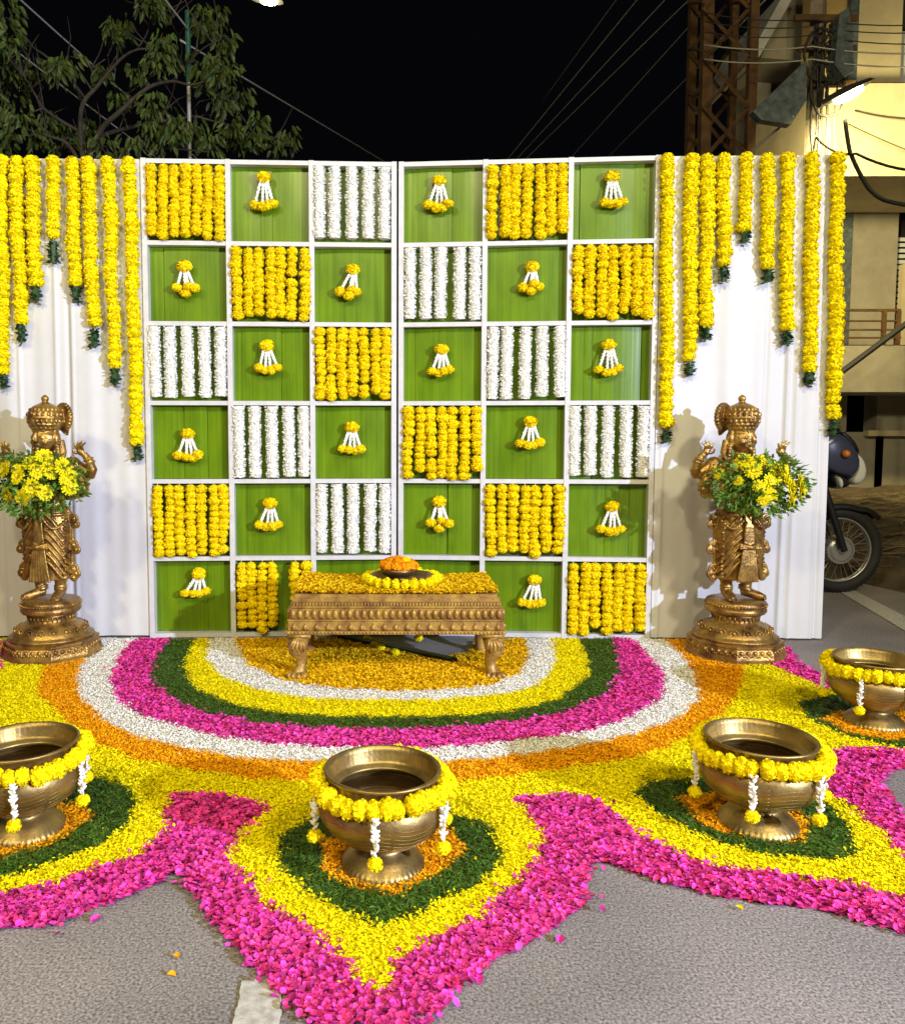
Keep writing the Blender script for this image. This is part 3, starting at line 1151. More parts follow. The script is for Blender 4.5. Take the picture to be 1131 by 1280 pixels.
b = MB()
for i in range(150):
    p = gp(random.uniform(-20, 1150), random.uniform(1100, 1290))
    if classify(np.array([[p.x, p.y]]))[0] >= 0:
        continue
    a = random.uniform(0, 6.28)
    l = random.uniform(.0015, .0045)
    b.add([(p.x + l * math.cos(a + k * 1.57) * (1 if k % 2 else .5), p.y + l * math.sin(a + k * 1.57) * (1 if k % 2 else .5), .0035 + random.uniform(0, .002)) for k in range(4)], [(0, 1, 2, 3)])
tag(b.build('petal_litter', M['p_table'] if 'p_table' in M else M['straw'], fix=False), 'tiny dry flower crumbs scattered on the bare asphalt', 'litter', kind='stuff')

# ------------------------------------------------------------------ brass bowls
POTPROF = [(.0, .0), (.100, .0), (.107, .006), (.108, .015), (.102, .026), (.094, .032), (.090, .038), (.074, .050), (.060, .060), (.055, .068), (.060, .076), (.084, .085),
           (.114, .100), (.142, .124), (.158, .152), (.164, .178), (.160, .200), (.150, .216), (.140, .223), (.137, .232), (.139, .250), (.143, .262), (.149, .267), (.149, .272), (.145, .274),
           (.140, .272), (.136, .259), (.132, .233), (.128, .225), (.114, .221), (.112, .216), (.128, .205), (.138, .186), (.132, .156), (.107, .128), (.06, .114), (.0, .111)]


def pot_wave(a, z):
    if .004 < z < .026:
        return 1 + .018 * math.sin(a * 44)
    if .234 < z < .260:
        return 1 + .006 * math.sin(a * 60)
    return 1


def pot_mesh():
    b = MB()
    b.lathe(POTPROF, 176, wave=pot_wave, closed=False)
    # engraved wave lines round the belly
    for j in range(7):
        for h in range(8):
            z0 = .108 + j * .0125
            pts = []
            for k in range(13):
                a = 2 * math.pi * (h + k / 12) / 8
                z = z0 + .010 * math.sin(math.pi * k / 12) * (1 if h % 2 else -1)
                z = max(.101, min(.205, z))
                rr = np.interp(z, [p[1] for p in POTPROF[11:18]], [p[0] for p in POTPROF[11:18]]) + .0002
                pts.append((rr * math.cos(a), rr * math.sin(a), z))
            b.tube(pts, .0005, 4)
    me = b.mesh('bowl')
    me.materials.append(M['brass'])
    me.polygons.foreach_set('use_smooth', [True] * len(me.polygons))
    return me


PM = pot_mesh()
PLAB = {'c': 'brass bowl on petals in front of the low table, marigold ring round its rim',
        'r': 'brass bowl on petals between low table and the bowl nearest the motorbike',
        'l': 'brass bowl on petals at the carpet side away from the motorbike',
        'f': 'brass bowl on petals beside the statue near the motorbike'}
GLAB = {'c': 'marigold ring garland with white tassels on the bowl before the low table',
        'r': 'marigold ring garland on the bowl between low table and bike-side bowl',
        'l': 'marigold ring garland on the bowl at the side away from the motorbike',
        'f': 'marigold ring garland on the bowl beside the statue near the motorbike'}
TASS0 = {'c': R(-96), 'r': R(-62), 'l': R(-75), 'f': R(-78)}
for k, P in POTXY.items():
    pt = thing('brass_bowl', P, PLAB[k], 'bowl', 'brass bowls on the petal carpet', random.uniform(0, 6))
    put('bowl', PM, None, pt).scale = (1, 1, .96)
    wb = MB()
    wb.lathe([(.1325, .1825), (.1335, .1845)], 48).build('water', M['water'], pt, smooth=False)
    gt = thing('ring_garland', P + Vector((0, 0, .225)), GLAB[k], 'garland', 'marigold ring garlands on the brass bowls')
    n = 33
    for i in range(n):
        a = 2 * math.pi * i / n + random.uniform(-.04, .04)
        rr = .164
        fl = put('marigold', random.choice(MGL), None, gt)
        fl.location = (rr * math.cos(a), rr * math.sin(a), .006 * math.sin(a * 3 + ord(k)) + random.uniform(-.003, .003))
        s = .0252 * random.uniform(.92, 1.1)
        fl.scale = (s, s, s * 1.02)
        fl.rotation_euler = Euler((R(90), 0, a)).to_matrix().to_euler()
    for i in range(6):
        a = TASS0[k] + i * math.pi / 3 + random.uniform(-.08, .08)
        d = Vector((math.cos(a), math.sin(a), 0))
        L = random.uniform(.084, .104)
        bb = MB()
        nb = 9
        for q in range(nb):
            z = -.018 - L * q / nb
            off = .178
            for s in range(3):
                an = random.uniform(0, 6.28)
                e = Vector((math.cos(an), math.sin(an), .9)).normalized()
                p0 = d * off + Vector((0, 0, z))
                bb.ell(p0 + e * .005, (.0046, .0046, .011), 5, 4, e.to_track_quat('Z', 'Y').to_matrix())
        ts = bb.build('jasmine_string', M['jasmine'], gt)
        f2 = put('marigold', random.choice(MGL), None, ts)
        f2.location = d * .178 + Vector((0, 0, -.028 - L))
        f2.scale = (.019, .019, .021)
        f2.rotation_euler = (random.uniform(-.3, .3), random.uniform(-.3, .3), random.uniform(0, 6))

# ------------------------------------------------------------------ low carved table with tray
TA, TB = gp(368, 845), gp(622, 846)
TYF = 3.555
TX0, TX1 = yp(358, 760, TYF).x, yp(632, 760, TYF).x
TXC = (TX0 + TX1) / 2
TW = TX1 - TX0
TD = .50
TH = .384
tb = thing('low_table', (TXC, TYF, 0), 'low gold carved table with lion paw legs, its top strewn with petals', 'table')
hw = TW / 2
MB().box((-hw + .035, .03, TH - .02), (hw - .035, TD - .03, TH)).build('tabletop', M['gold_wood'], tb)
# stepped apron: rings of mouldings, flaring downwards
steps = [(.024, TH - .012, TH - .033), (.028, TH - .034, TH - .050), (.020, TH - .052, TH - .060), (.012, TH - .062, TH - .108), (.004, TH - .110, TH - .118), (.008, TH - .120, TH - .160), (.0, TH - .162, TH - .178)]
for i, (ins, z1, z0) in enumerate(steps):
    b = MB()
    t = .03
    b.box((-hw + ins, ins, z0), (hw - ins, ins + t, z1))
    b.box((-hw + ins, TD - ins - t, z0), (hw - ins, TD - ins, z1))
    b.box((-hw + ins, ins + t + .001, z0), (-hw + ins + t, TD - ins - t - .001, z1))
    b.box((hw - ins - t, ins + t + .001, z0), (hw - ins, TD - ins - t - .001, z1))
    b.build('apron_moulding', M['gold_wood'], tb)


def along(fn, n_front, n_side, ins):
    for i in range(n_front):
        x = -hw + ins + (i + .5) * (TW - 2 * ins) / n_front
        fn(x, ins, (0, -1))
    for i in range(n_side):
        y = ins + (i + .5) * (TD - 2 * ins) / n_side
        fn(-hw + ins, y, (-1, 0))
        fn(hw - ins, y, (1, 0))


den = MB()
along(lambda x, y, d: den.box((x - .005 + d[0] * .004, y - .005 + d[1] * .004, TH - .050), (x + .005 + d[0] * .004, y + .005 + d[1] * .004, TH - .036)), 64, 30, .026)
den.build('dentil_band', M['gold_wood'], tb)
lot = MB()
along(lambda x, y, d: lot.ell((x + d[0] * .004, y + d[1] * .004, TH - .086), (.0125 if d[1] else .012, .012, .022), 8, 6), 30, 15, .012)
lot.build('lotus_petal_band', M['gold_wood'], tb, smooth=True)
drp = MB()


def drop(x, y, d):
    t = Vector((-d[1], d[0], 0))
    o = Vector((d[0], d[1], 0))
    c = Vector((x, y, TH - .157))
    w, h = .021, .036
    drp.add([c - t * w, c + t * w, c + Vector((0, 0, h)), c + o * .016 + Vector((0, 0, .008)), c - o * .002], [(0, 3, 2), (3, 1, 2), (0, 4, 3), (4, 1, 3)])
    drp.ell(c + o * .006 + Vector((0, 0, .011)), (.010, .010, .012), 7, 5)


along(drop, 19, 10, .008)
drp.build('triangle_drop_band', M['gold_wood'], tb)
bead = MB()
along(lambda x, y, d: bead.ell((x + d[0] * .002, y + d[1] * .002, TH - .170), .0062, 6, 4), 58, 28, .0)
bead.build('bead_band', M['gold_wood'], tb)


def paw_leg(sx, y, front):
    b = MB()
    x = sx * (hw - .055)
    s = sx
    f = -1 if front else 1
    b.box((x - .052, y - .05, TH - .196), (x + .052, y + .05, TH - .180))
    pts = [(x, y, TH - .19), (x + s * .012, y + f * .012, TH - .23), (x + s * .010, y + f * .014, TH - .265), (x - s * .006, y + f * .002, .085), (x - s * .004, y + f * .004, .045), (x + s * .004, y + f * .012, .02), (x + s * .004, y + f * .014, .002)]
    b.tube(pts, [.046, .047, .041, .026, .025, .033, .036], 14)
    for i in range(4):
        a = (i - 1.5) * .5
        dx, dy = s * .35 * .05, f * .055
        px_, py_ = x + math.sin(a) * .04 + s * .012, y + f * (.03 + .035 * math.cos(a))
        b.ell((px_, py_, .018), (.0125, .026, .017), 8, 6, Euler((0, 0, -a * f)).to_matrix())
        b.ell((px_ + math.sin(a) * .01, py_ + f * .022, .010), (.006, .012, .009), 6, 4)
    for i in range(5):   # acanthus leaf on the knee
        a = (i - 2) * .45
        b.tube([(x + math.sin(a) * .02, y + f * .052, TH - .20), (x + math.sin(a) * .045 + s * .01, y + f * .058, TH - .235), (x + math.sin(a) * .025, y + f * .045, TH - .275 + abs(a) * .02)], [.007, .009, .004], 6)
    b.build('leg', M['gold_wood'], tb, smooth=True)


for sx in (-1, 1):
    paw_leg(sx, .055, True)
    paw_leg(sx, TD - .055, False)

# petals strewn on the tabletop
n = 15000
p = np.stack([rng.uniform(-hw + .03, hw - .03, n), rng.uniform(.03, TD - .03, n)], 1)
z = TH + .003 + rng.uniform(0, .016, n) + .008 * np.exp(-((np.abs(p[:, 0]) - hw + .04) / .1) ** 2)
a = rng.uniform(0, 6.28, n)
l = rng.uniform(.006, .012, n)
w = rng.uniform(.004, .007, n)
ux = np.stack([np.cos(a), np.sin(a), rng.normal(0, .4, n)], 1)
uy = np.stack([-np.sin(a), np.cos(a), rng.normal(0, .4, n)], 1)
c = np.concatenate([p, z[:, None]], 1)
vs = np.stack([c - ux * l[:, None], c - uy * w[:, None] + [0, 0, .003], c + ux * l[:, None], c + uy * w[:, None] + [0, 0, .003]], 1)
vs[:, :, 2] = np.maximum(vs[:, :, 2], TH + .002)
fc = (np.array([[0, 1, 2], [0, 2, 3]])[None] + (np.arange(n) * 4)[:, None, None]).reshape(-1)
me = np_mesh('table_petals', vs.reshape(-1, 3), fc, np.full(2 * n, 3))
M['p_table'] = mat('petals_table', (0.94, 0.62, 0.005), 0.8, island=0.26, spec=0.2, trans=0.1)
o = put('table_petals', me, M['p_table'])
o.location = (TXC, TYF, 0)
tag(o, 'yellow and amber petals strewn over the low table top', 'petals', kind='stuff')

# tray, ring of marigolds, small bowl with orange marigolds
tc = yp(502, 713, TYF + .24)
TR = Vector((tc.x, TYF + .235, TH + .018))
tray = MB()
tray.lathe([(0, 0), (.10, 0), (.130, .012), (.146, .034), (.150, .034), (.150, .039), (.143, .039), (.126, .018), (.097, .007), (0, .007)], 56, closed=False)
o = tray.build('tray', M['brass_dark'], smooth=True)
o.location = TR
tag(o, 'round dark brass tray on the petal strewn low table', 'tray')
gt = thing('ring_garland', TR + Vector((0, 0, .030)), 'lemon yellow marigold ring around the round tray on the low table', 'garland')
for i in range(25):
    a = 2 * math.pi * i / 25
    fl = put('marigold', random.choice(MGL), None, gt)
    fl.location = (.168 * math.cos(a), .168 * math.sin(a), random.uniform(-.003, .004) - .012)
    s = .0265 * random.uniform(.93, 1.07)
    fl.scale = (s, s, s)
    fl.rotation_euler = Euler((R(90), 0, a)).to_matrix().to_euler()
sb = MB()
sb.lathe([(0, 0), (.055, 0), (.058, .008), (.045, .014), (.042, .02), (.07, .032), (.086, .05), (.088, .066), (.082, .066), (.076, .05), (.05, .036), (0, .032)], 40, closed=False)
o = sb.build('small_bowl', M['brass_dark'], smooth=True)
o.location = TR + Vector((-.015, -.02, .008))
tag(o, 'small brass bowl standing in the round tray, filled with orange marigolds', 'bowl')
ob = thing('orange_marigolds', TR + Vector((-.015, -.02, .060)), 'orange marigold heads heaped in the small brass bowl', 'flowers')
for i in range(11):
    a = 2 * math.pi * i / 11
    flower(MGO, (.070 * math.cos(a), .070 * math.sin(a), .028 + random.uniform(-.003, .003)), .028, ob)
for i in range(4):
    a = 2 * math.pi * i / 4
    flower(MGO if i else MG, (.03 * math.cos(a), .03 * math.sin(a), .046), .028, ob)

# things on the ground under the table
bq = MB()
A_, B_ = gp(425, 800), gp(566, 830)
dirv = (B_ - A_).normalized()
nv = Vector((-dirv.y, dirv.x, 0))
vs = []
for P, h in ((A_, .03), (B_, .03)):
    for s, z in ((-1, .004), (1, .004), (.9, h), (-.9, h)):
        vs.append(P + nv * .022 * s + Vector((0, 0, z)))
bq.add(vs, [(0, 1, 2, 3), (7, 6, 5, 4), (0, 4, 5, 1), (1, 5, 6, 2), (2, 6, 7, 3), (3, 7, 4, 0)])
bq.ell(B_ + Vector((0, 0, .018)), (.024, .022, .016), 10, 6)
tag(bq.build('prop_bar', M['black']), 'black bar lying on the ground under the low table', 'bar')
for (x, y) in [(458, 804), (468, 812), (476, 815), (523, 803), (494, 822)]:
    o = put('loose_marigold', random.choice(MGL))
    o.location = gp(x, y) + Vector((0, 0, .024))
    o.scale = (.024,) * 3
    tag(o, 'loose yellow marigold head on the ground under the low table', 'flower', 'loose marigold heads under the table')

# ------------------------------------------------------------------ bronze statues
def rotz(v, a, c=(0, 0)):
    x, y = v[0] - c[0], v[1] - c[1]
    return (c[0] + x * math.cos(a) - y * math.sin(a), c[1] + x * math.sin(a) + y * math.cos(a), v[2])


def figure_builder():
    b = MB()
    Z0 = .288
    # feet: one to the front, one to the side
    def foot(x, a, y=0.0):
        d = Vector((math.sin(a), -math.cos(a), 0))
        p = Vector((x, y, Z0))
        b.tube([p + Vector((0, 0, .035)) - d * .012, p + d * .03 + Vector((0, 0, .026)), p + d * .07 + Vector((0, 0, .016)), p + d * .098 + Vector((0, 0, .011))], [.027, .026, .024, .014], 10, flat=.9)
        s = Vector((math.cos(a), math.sin(a), 0))
        for i in range(5):
            b.ell(p + d * (.10 - .005 * abs(i - 1)) + s * (i - 2) * .0095 + Vector((0, 0, .009)), (.0058, .0058, .0075), 6, 5)
        b.torus(p + Vector((0, 0, .062)), .026, .007, 16, 6)
        b.torus(p + Vector((0, 0, .048)), .028, .005, 16, 6)
    foot(-.052, R(-8))
    foot(.048, R(48), .005)
    b.tube([(-.052, 0, Z0 + .02), (-.054, -.002, Z0 + .07), (-.056, .004, .42), (-.058, -.01, .50), (-.056, 0, .66)], [.022, .027, .040, .048, .064], 12)
    b.tube([(.048, .005, Z0 + .02), (.052, .002, Z0 + .07), (.056, .004, .42), (.058, -.012, .50), (.056, 0, .66)], [.022, .027, .040, .048, .064], 12)
    # wrapped skirt
    def sw(a, z):
        t = (z - .38) / .34
        return 1 + (1 - t) * .045 * math.sin(a * 9) + .02 * math.sin(a * 17 + z * 30)
    b.lathe([(.085, .385), (.100, .388), (.103, .42), (.109, .48), (.119, .56), (.124, .64), (.114, .70), (.098, .745), (.05, .75)], 72, sx=1.0, sy=.74, wave=sw)
    # swag folds over the thighs
    for s in (-1, 1):
        for i in range(7):
            z0 = .70 - i * .038
            pts = []
            for k in range(9):
                t = k / 8
                x = s * (.024 + .094 * t)
                yy = -math.sqrt(max(0, 1 - min(1, abs(x) / .121) ** 2)) * .090 - .003
                z = z0 + .02 - .15 * t ** 1.5
                pts.append((x, yy, max(.40, z)))
            b.tube(pts, [.0055 + .0035 * math.sin(math.pi * k / 8) for k in range(9)], 6)
    # front pleat, widening to the hem
    for i in range(7):
        u = (i - 3)
        b.tube([(u * .005, -.090, .735), (u * .006, -.106, .66), (u * .0085, -.106, .57), (u * .0125, -.108, .47), (u * .0165, -.103, .386)], [.005, .006, .006, .0066, .0075], 8)
    b.tube([(-.05, -.108, .572), (0, -.124, .560), (.05, -.108, .572)], .011, 8)
    for i in range(9):
        b.ell(((i - 4) * .0125, -.122, .556), .0075, 6, 5)
    # sash tails with scrolls down both sides
    for s in (-1, 1):
        for (x, z, r_) in ((.136, .690, .018), (.146, .662, .014), (.132, .560, .018), (.146, .535, .015), (.128, .440, .021), (.142, .415, .016), (.128, .396, .014)):
            b.torus((s * x, -.01, z), r_, .0085, 14, 6, Euler((R(90), 0, 0)).to_matrix())
            b.ell((s * x, -.012, z), (.010, .013, .010), 8, 6)
        b.tube([(s * .10, 0, .735), (s * .126, -.005, .70), (s * .126, -.008, .62), (s * .122, -.008, .50), (s * .116, -.004, .41)], [.012, .013, .009, .010, .009], 8)
        for i in range(16):
            b.ell((s * (.106 + .005 * math.sin(i * .6)), -.055, .70 - i * .0185), .0065, 6, 5)
        for i in range(12):   # hip bead swags
            t = i / 11
            b.ell((s * (.03 + .10 * t), -.115 + .06 * t * t, .700 - .05 * math.sin(math.pi * t)), .0075, 6, 5)
    # belt
    b.torus((0, 0, .735), .098, .012, 32, 8, sx=1, sy=.78)
    b.torus((0, 0, .715), .108, .008, 32, 8, sx=1, sy=.78)
    b.ell((0, -.088, .735), (.022, .014, .022), 10, 8)
    # torso
    b.lathe([(.060, .72), (.090, .735), (.084, .775), (.092, .82), (.112, .875), (.126, .92), (.128, .955), (.108, .985), (.06, 1.0), (.038, 1.012), (.037, 1.045)], 36, sy=.66)
    b.ell((-.055, -.055, .91), (.052, .035, .045), 12, 8)
    b.ell((.055, -.055, .91), (.052, .035, .045), 12, 8)
    for rr, z, t in ((.055, .99, .010), (.080, .965, .008), (.105, .925, .007)):
        b.torus((0, -.018, z), rr, t, 28, 6, Euler((R(28), 0, 0)).to_matrix(), 1, .8)
    b.tube([(-.09, -.055, .97), (-.03, -.09, .88), (.05, -.075, .80), (.09, -.03, .75)], .006, 6)
    # back arms raised beside the shoulders, hands in gesture
    for s in (-1, 1):
        b.ell((s * .135, 0, .960), (.040, .036, .040), 12, 8)
        b.tube([(s * .13, .005, .960), (s * .175, .012, .935), (s * .215, .012, .905)], [.036, .032, .027], 12)
        b.tube([(s * .213, .012, .903), (s * .236, -.005, .935), (s * .226, -.022, .985), (s * .205, -.030, 1.012)], [.027, .024, .019, .016], 12)
        b.torus((s * .165, .010, .940), .036, .0075, 16, 6, Euler((0, R(60) * s, 0)).to_matrix())
        b.torus((s * .224, -.022, .985), .021, .006, 14, 6, Euler((0, R(-25) * s, 0)).to_matrix())
        b.torus((s * .230, -.014, .968), .022, .005, 14, 6, Euler((0, R(-25) * s, 0)).to_matrix())
        # palm and five fingers: first finger and thumb meet, the rest spread up
        b.ell((s * .192, -.036, 1.022), (.022, .013, .017), 10, 8, Euler((0, R(35) * s, 0)).to_matrix())
        for i, (dx, l_, cu) in enumerate([(0, .034, .010), (.009, .042, .004), (.018, .046, 0), (.026, .038, -.004)]):
            q0 = Vector((s * (.180 + dx), -.038, 1.032))
            b.tube([q0, q0 + Vector((s * (-.010 + .3 * dx), -.008, l_ * .5)), q0 + Vector((s * (-.004 + .8 * dx - cu), -.010, l_))], [.0068, .0060, .0048], 7)
        b.tube([(s * .176, -.038, 1.014), (s * .162, -.048, 1.022), (s * .160, -.050, 1.040)], [.0075, .0065, .005], 7)
        # front arms reaching forward to hold the flowers
        b.tube([(s * .125, -.01, .945), (s * .176, .0, .88), (s * .192, -.008, .825)], [.034, .031, .027], 12)
        b.tube([(s * .192, -.008, .825), (s * .150, -.075, .808), (s * .095, -.125, .815)], [.027, .022, .017], 12)
        b.torus((s * .18, -.002, .87), .034, .0075, 16, 6, Euler((0, R(15) * s, 0)).to_matrix())
        b.torus((s * .118, -.105, .812), .020, .006, 14, 6, Euler((R(60), 0, R(50) * s)).to_matrix())
        b.ell((s * .078, -.142, .820), (.022, .020, .014), 10, 8)
        for i in range(4):
            q0 = Vector((s * (.066 - .004 * i), -.152 + .010 * i, .822 + .006 * i))
            b.tube([q0, q0 + Vector((-s * .018, -.010, .010)), q0 + Vector((-s * .026, .0, .024))], [.0068, .006, .005], 7)
        b.tube([(s * .082, -.135, .830), (s * .070, -.138, .850), (s * .060, -.142, .858)], [.0075, .0065, .005], 7)
    # neck, head (turned), crown
    hb = MB()
    hb.ell((0, 0, 1.088), (.058, .062, .070), 20, 14)
    hb.ell((0, -.022, 1.052), (.038, .036, .030), 14, 10)            # jaw
    hb.ell((0, -.055, 1.036), (.014, .010, .010), 8, 6)              # chin
    hb.tube([(0, -.058, 1.108), (0, -.069, 1.086), (0, -.066, 1.074)], [.005, .0075, .009], 8)   # nose
    hb.ell((0, -.058, 1.058), (.016, .008, .0045), 8, 6)
    hb.ell((0, -.056, 1.050), (.013, .008, .0045), 8, 6)
    for s in (-1, 1):
        hb.ell((s * .023, -.053, 1.094), (.012, .006, .0055), 8, 6)
        hb.tube([(s * .008, -.058, 1.107), (s * .024, -.059, 1.113), (s * .042, -.046, 1.108)], [.0035, .004, .003], 6)
        hb.ell((s * .030, -.038, 1.070), (.017, .015, .018), 10, 8)  # cheeks
        hb.ell((s * .060, .004, 1.085), (.009, .016, .030), 8, 6)    # ears
        for k in range(4):
            hb.ell((s * (.066 + .002 * k), -.004, 1.052 - .016 * k), (.013, .013, .0095), 8, 6)
        hb.tube([(s * .062, .02, 1.08), (s * .074, .02, 1.02), (s * .085, .006, .985)], [.016, .016, .012], 8)   # locks
    hb.lathe([(.056, 1.108), (.064, 1.114), (.072, 1.132), (.082, 1.158), (.088, 1.185), (.083, 1.212), (.068, 1.236), (.046, 1.252), (.024, 1.260)], 40, wave=lambda a, z: 1 + .018 * math.sin(a * 20))
    for z, rr in ((1.122, .068), (1.142, .079), (1.178, .087), (1.212, .079), (1.240, .056)):
        hb.torus((0, 0, z), rr, .0055, 36, 6)
    for k in range(22):
        a = 2 * math.pi * k / 22
        hb.ell((.074 * math.cos(a), .074 * math.sin(a), 1.131), .0055, 6, 5)
        hb.ell((.084 * math.cos(a + .1), .084 * math.sin(a + .1), 1.160), (.008, .008, .012), 6, 5)
        hb.ell((.087 * math.cos(a), .087 * math.sin(a), 1.198), (.007, .007, .011), 6, 5)
        hb.ell((.075 * math.cos(a), .075 * math.sin(a), 1.226), (.006, .006, .009), 6, 5)
    hb.ell((0, -.078, 1.165), (.020, .016, .030), 10, 8)             # front jewel
    hb.ell((0, -.086, 1.200), (.012, .012, .020), 8, 6)
    hb.lathe([(.030, 1.252), (.034, 1.258), (.020, 1.264), (.013, 1.270), (.019, 1.279), (.019, 1.290), (.011, 1.298), (.003, 1.304)], 16)
    # round plate behind the crown
    rm = Euler((R(90), 0, 0)).to_matrix()
    nd0 = len(hb.v)
    dc = Vector((.0, .080, 1.180))
    vs = []
    hb.add([dc + Vector((.100 * math.cos(2 * math.pi * k / 36), dy, .100 * math.sin(2 * math.pi * k / 36))) for dy in (-.012, .012) for k in range(36)],
           [tuple(range(36)), tuple(range(71, 35, -1))] + [(k, k + 36, (k + 1) % 36 + 36, (k + 1) % 36) for k in range(36)])
    hb.torus(dc, .062, .007, 30, 6, rm)
    for k in range(24):
        a = 2 * math.pi * k / 24
        hb.ell(dc + Vector((.102 * math.cos(a), 0, .102 * math.sin(a))), (.0105, .014, .0105), 6, 5)
        hb.tube([dc + Vector((.02 * math.cos(a), .014, .02 * math.sin(a))), dc + Vector((.08 * math.cos(a), .014, .08 * math.sin(a)))], .004, 5)
    hb.tube([(0, .04, 1.17), (0, .085, 1.175)], .03, 10)
    hb.v[nd0:] = [(lambda w: (w[0] - .034, w[1] - .012, w[2]))(rotz((v[0] * .74, v[1], 1.185 + (v[2] - 1.18) * .74), R(14))) for v in hb.v[nd0:]]
    ta = R(20)
    hb.v = [(v[0], v[1], v[2] if v[2] < 1.105 or v[2] > 1.262 else 1.122 + (v[2] - 1.105) * (.140 / .157)) for v in hb.v]
    hb.v = [(v[0] * (1.17 - .21 * min(1, max(0, (v[2] - 1.112) / .02))), v[1] * (1.14 - .16 * min(1, max(0, (v[2] - 1.112) / .02))), v[2]) for v in hb.v]
    hb.v = [rotz(v, ta) for v in hb.v]
    b.add(hb.v, hb.f)
    return b


def remeshed(mb, name, voxel, mirror_x=False):
    me = mb.mesh(name)
    bm = bmesh.new()
    bm.from_mesh(me)
    bmesh.ops.recalc_face_normals(bm, faces=bm.faces)
    bm.to_mesh(me)
    bm.free()
    o = bpy.data.objects.new(name, me)
    COL.objects.link(o)
    md = o.modifiers.new('r', 'REMESH')
    md.mode = 'VOXEL'
    md.voxel_size = voxel
    sm = o.modifiers.new('s', 'SMOOTH')
    sm.factor = .35
    sm.iterations = 1
    dg = bpy.context.evaluated_depsgraph_get()
    out = bpy.data.meshes.new_from_object(o.evaluated_get(dg))
    bpy.data.objects.remove(o)
    if mirror_x:
        pass
    out.polygons.foreach_set('use_smooth', [True] * len(out.polygons))
    out.name = name
    return out


FIG = remeshed(figure_builder(), 'figure', .0034)
FIG.materials.clear()
FIG.materials.append(M['bronze'])
FIGM = FIG.copy()
co = np.empty(len(FIGM.vertices) * 3, np.float32)
FIGM.vertices.foreach_get('co', co)
co[0::3] *= -1
FIGM.vertices.foreach_set('co', co)
FIGM.flip_normals()
FIGM.update()


def pedestal(parent, mir):
    b = MB()
    tiers = [(.238, .0), (.246, .006), (.246, .018), (.236, .024), (.236, .030), (.230, .060), (.222, .074), (.226, .080), (.226, .090), (.206, .098), (.196, .100)]
    b.lathe(tiers, 8, rot=R(19) * (-1 if mir else 1))
    p = b.build('pedestal_base', M['bronze'], parent)
    b = MB()
    b.lathe([(.205, .098), (.203, .108), (.186, .114), (.184, .120), (.170, .140), (.150, .160), (.128, .172), (.112, .178), (.106, .192), (.108, .205), (.124, .216)], 64)
    b.build('pedestal_dome', M['bronze'], parent, smooth=True)
    b = MB()
    b.lathe([(.108, .214), (.136, .222), (.144, .232), (.144, .244), (.139, .250), (.143, .256), (.143, .272), (.138, .282), (.126, .287), (.0, .288)], 64, closed=False)
    b.build('standing_disc', M['bronze'], parent, smooth=True)
    # carved bands
    b = MB()
    ap = math.cos(math.pi / 8)
    for f in range(8):
        a = R(19) * (-1 if mir else 1) + (f + .5) * math.pi / 4
        nrm = Vector((math.cos(a), math.sin(a), 0))
        tg = Vector((-math.sin(a), math.cos(a), 0))
        for i in range(5):
            u = (i - 2) * .033
            c = nrm * (.2275 * ap + .0015) + tg * u + Vector((0, 0, .050))
            for kx, kz, r_ in ((-.011, -.003, .008), (.011, -.003, .008), (0, .009, .010), (-.006, -.014, .006), (.006, -.014, .006)):
                b.ell(c + tg * kx + Vector((0, 0, kz)), (r_, r_, r_ * 1.3), 6, 5)
            b.tube([c + tg * -.016 + Vector((0, 0, -.016)), c + tg * -.010 + Vector((0, 0, .016)), c + tg * .010 + Vector((0, 0, .016)), c + tg * .016 + Vector((0, 0, -.016))], .0028, 5)
        for i in range(22):
            u = (i - 10.5) * .0082
            b.ell(nrm * (.246 * ap) + tg * u + Vector((0, 0, .012)), .0035, 5, 4)
    for i in range(18):
        a = 2 * math.pi * i / 18
        d = Vector((math.cos(a), math.sin(a), 0))
        tg = Vector((-math.sin(a), math.cos(a), 0))
        c = d * .172 + Vector((0, 0, .142))
        up = (Vector((0, 0, 1)) - d * .9).normalized()
        for k in range(7):
            t = k / 6 * math.pi
            b.ell(c + tg * .018 * math.cos(t) + up * .018 * math.sin(t), .0045, 5, 4)
        b.ell(c, (.008, .008, .010), 6, 5)
    for i in range(60):
        a = 2 * math.pi * i / 60
        d = Vector((math.cos(a), math.sin(a), 0))
        b.ell(d * .144 + Vector((0, 0, .264)), (.0045, .0045, .007), 5, 4)
        if i % 2 == 0:
            b.tube([d * .108 + Vector((0, 0, .184)), d * .112 + Vector((0, 0, .208))], .004, 5)
    b.build('pedestal_carving', M['bronze'], parent, smooth=True)['kind'] = 'stuff'


def mum_mesh(seed):
    q = random.Random(seed)
    b = MB()
    for layer, (n, L, up) in enumerate([(17, 1.0, .12), (15, .85, .38), (11, .6, .75)]):
        for i in range(n):
            a = 2 * math.pi * (i + q.uniform(-.25, .25)) / n + layer * .2
            l = L * q.uniform(.88, 1.08)
            d = Vector((math.cos(a), math.sin(a), 0))
            t = Vector((-math.sin(a), math.cos(a), 0)) * .15
            u = Vector((0, 0, 1))
            p1 = d * l * .55 + u * up * .45
            p2 = d * l + u * (up * .55 + q.uniform(-.06, .08))
            b.add([d * .1 - t * .5, d * .1 + t * .5, p1 + t, p1 - t, p2 + t * .55, p2 - t * .55], [(0, 1, 2, 3), (3, 2, 4, 5)])
    me = b.mesh('chrysanthemum')
    me.materials.append(M['mum'])
    return me


MUMS = [mum_mesh(s) for s in range(4)]


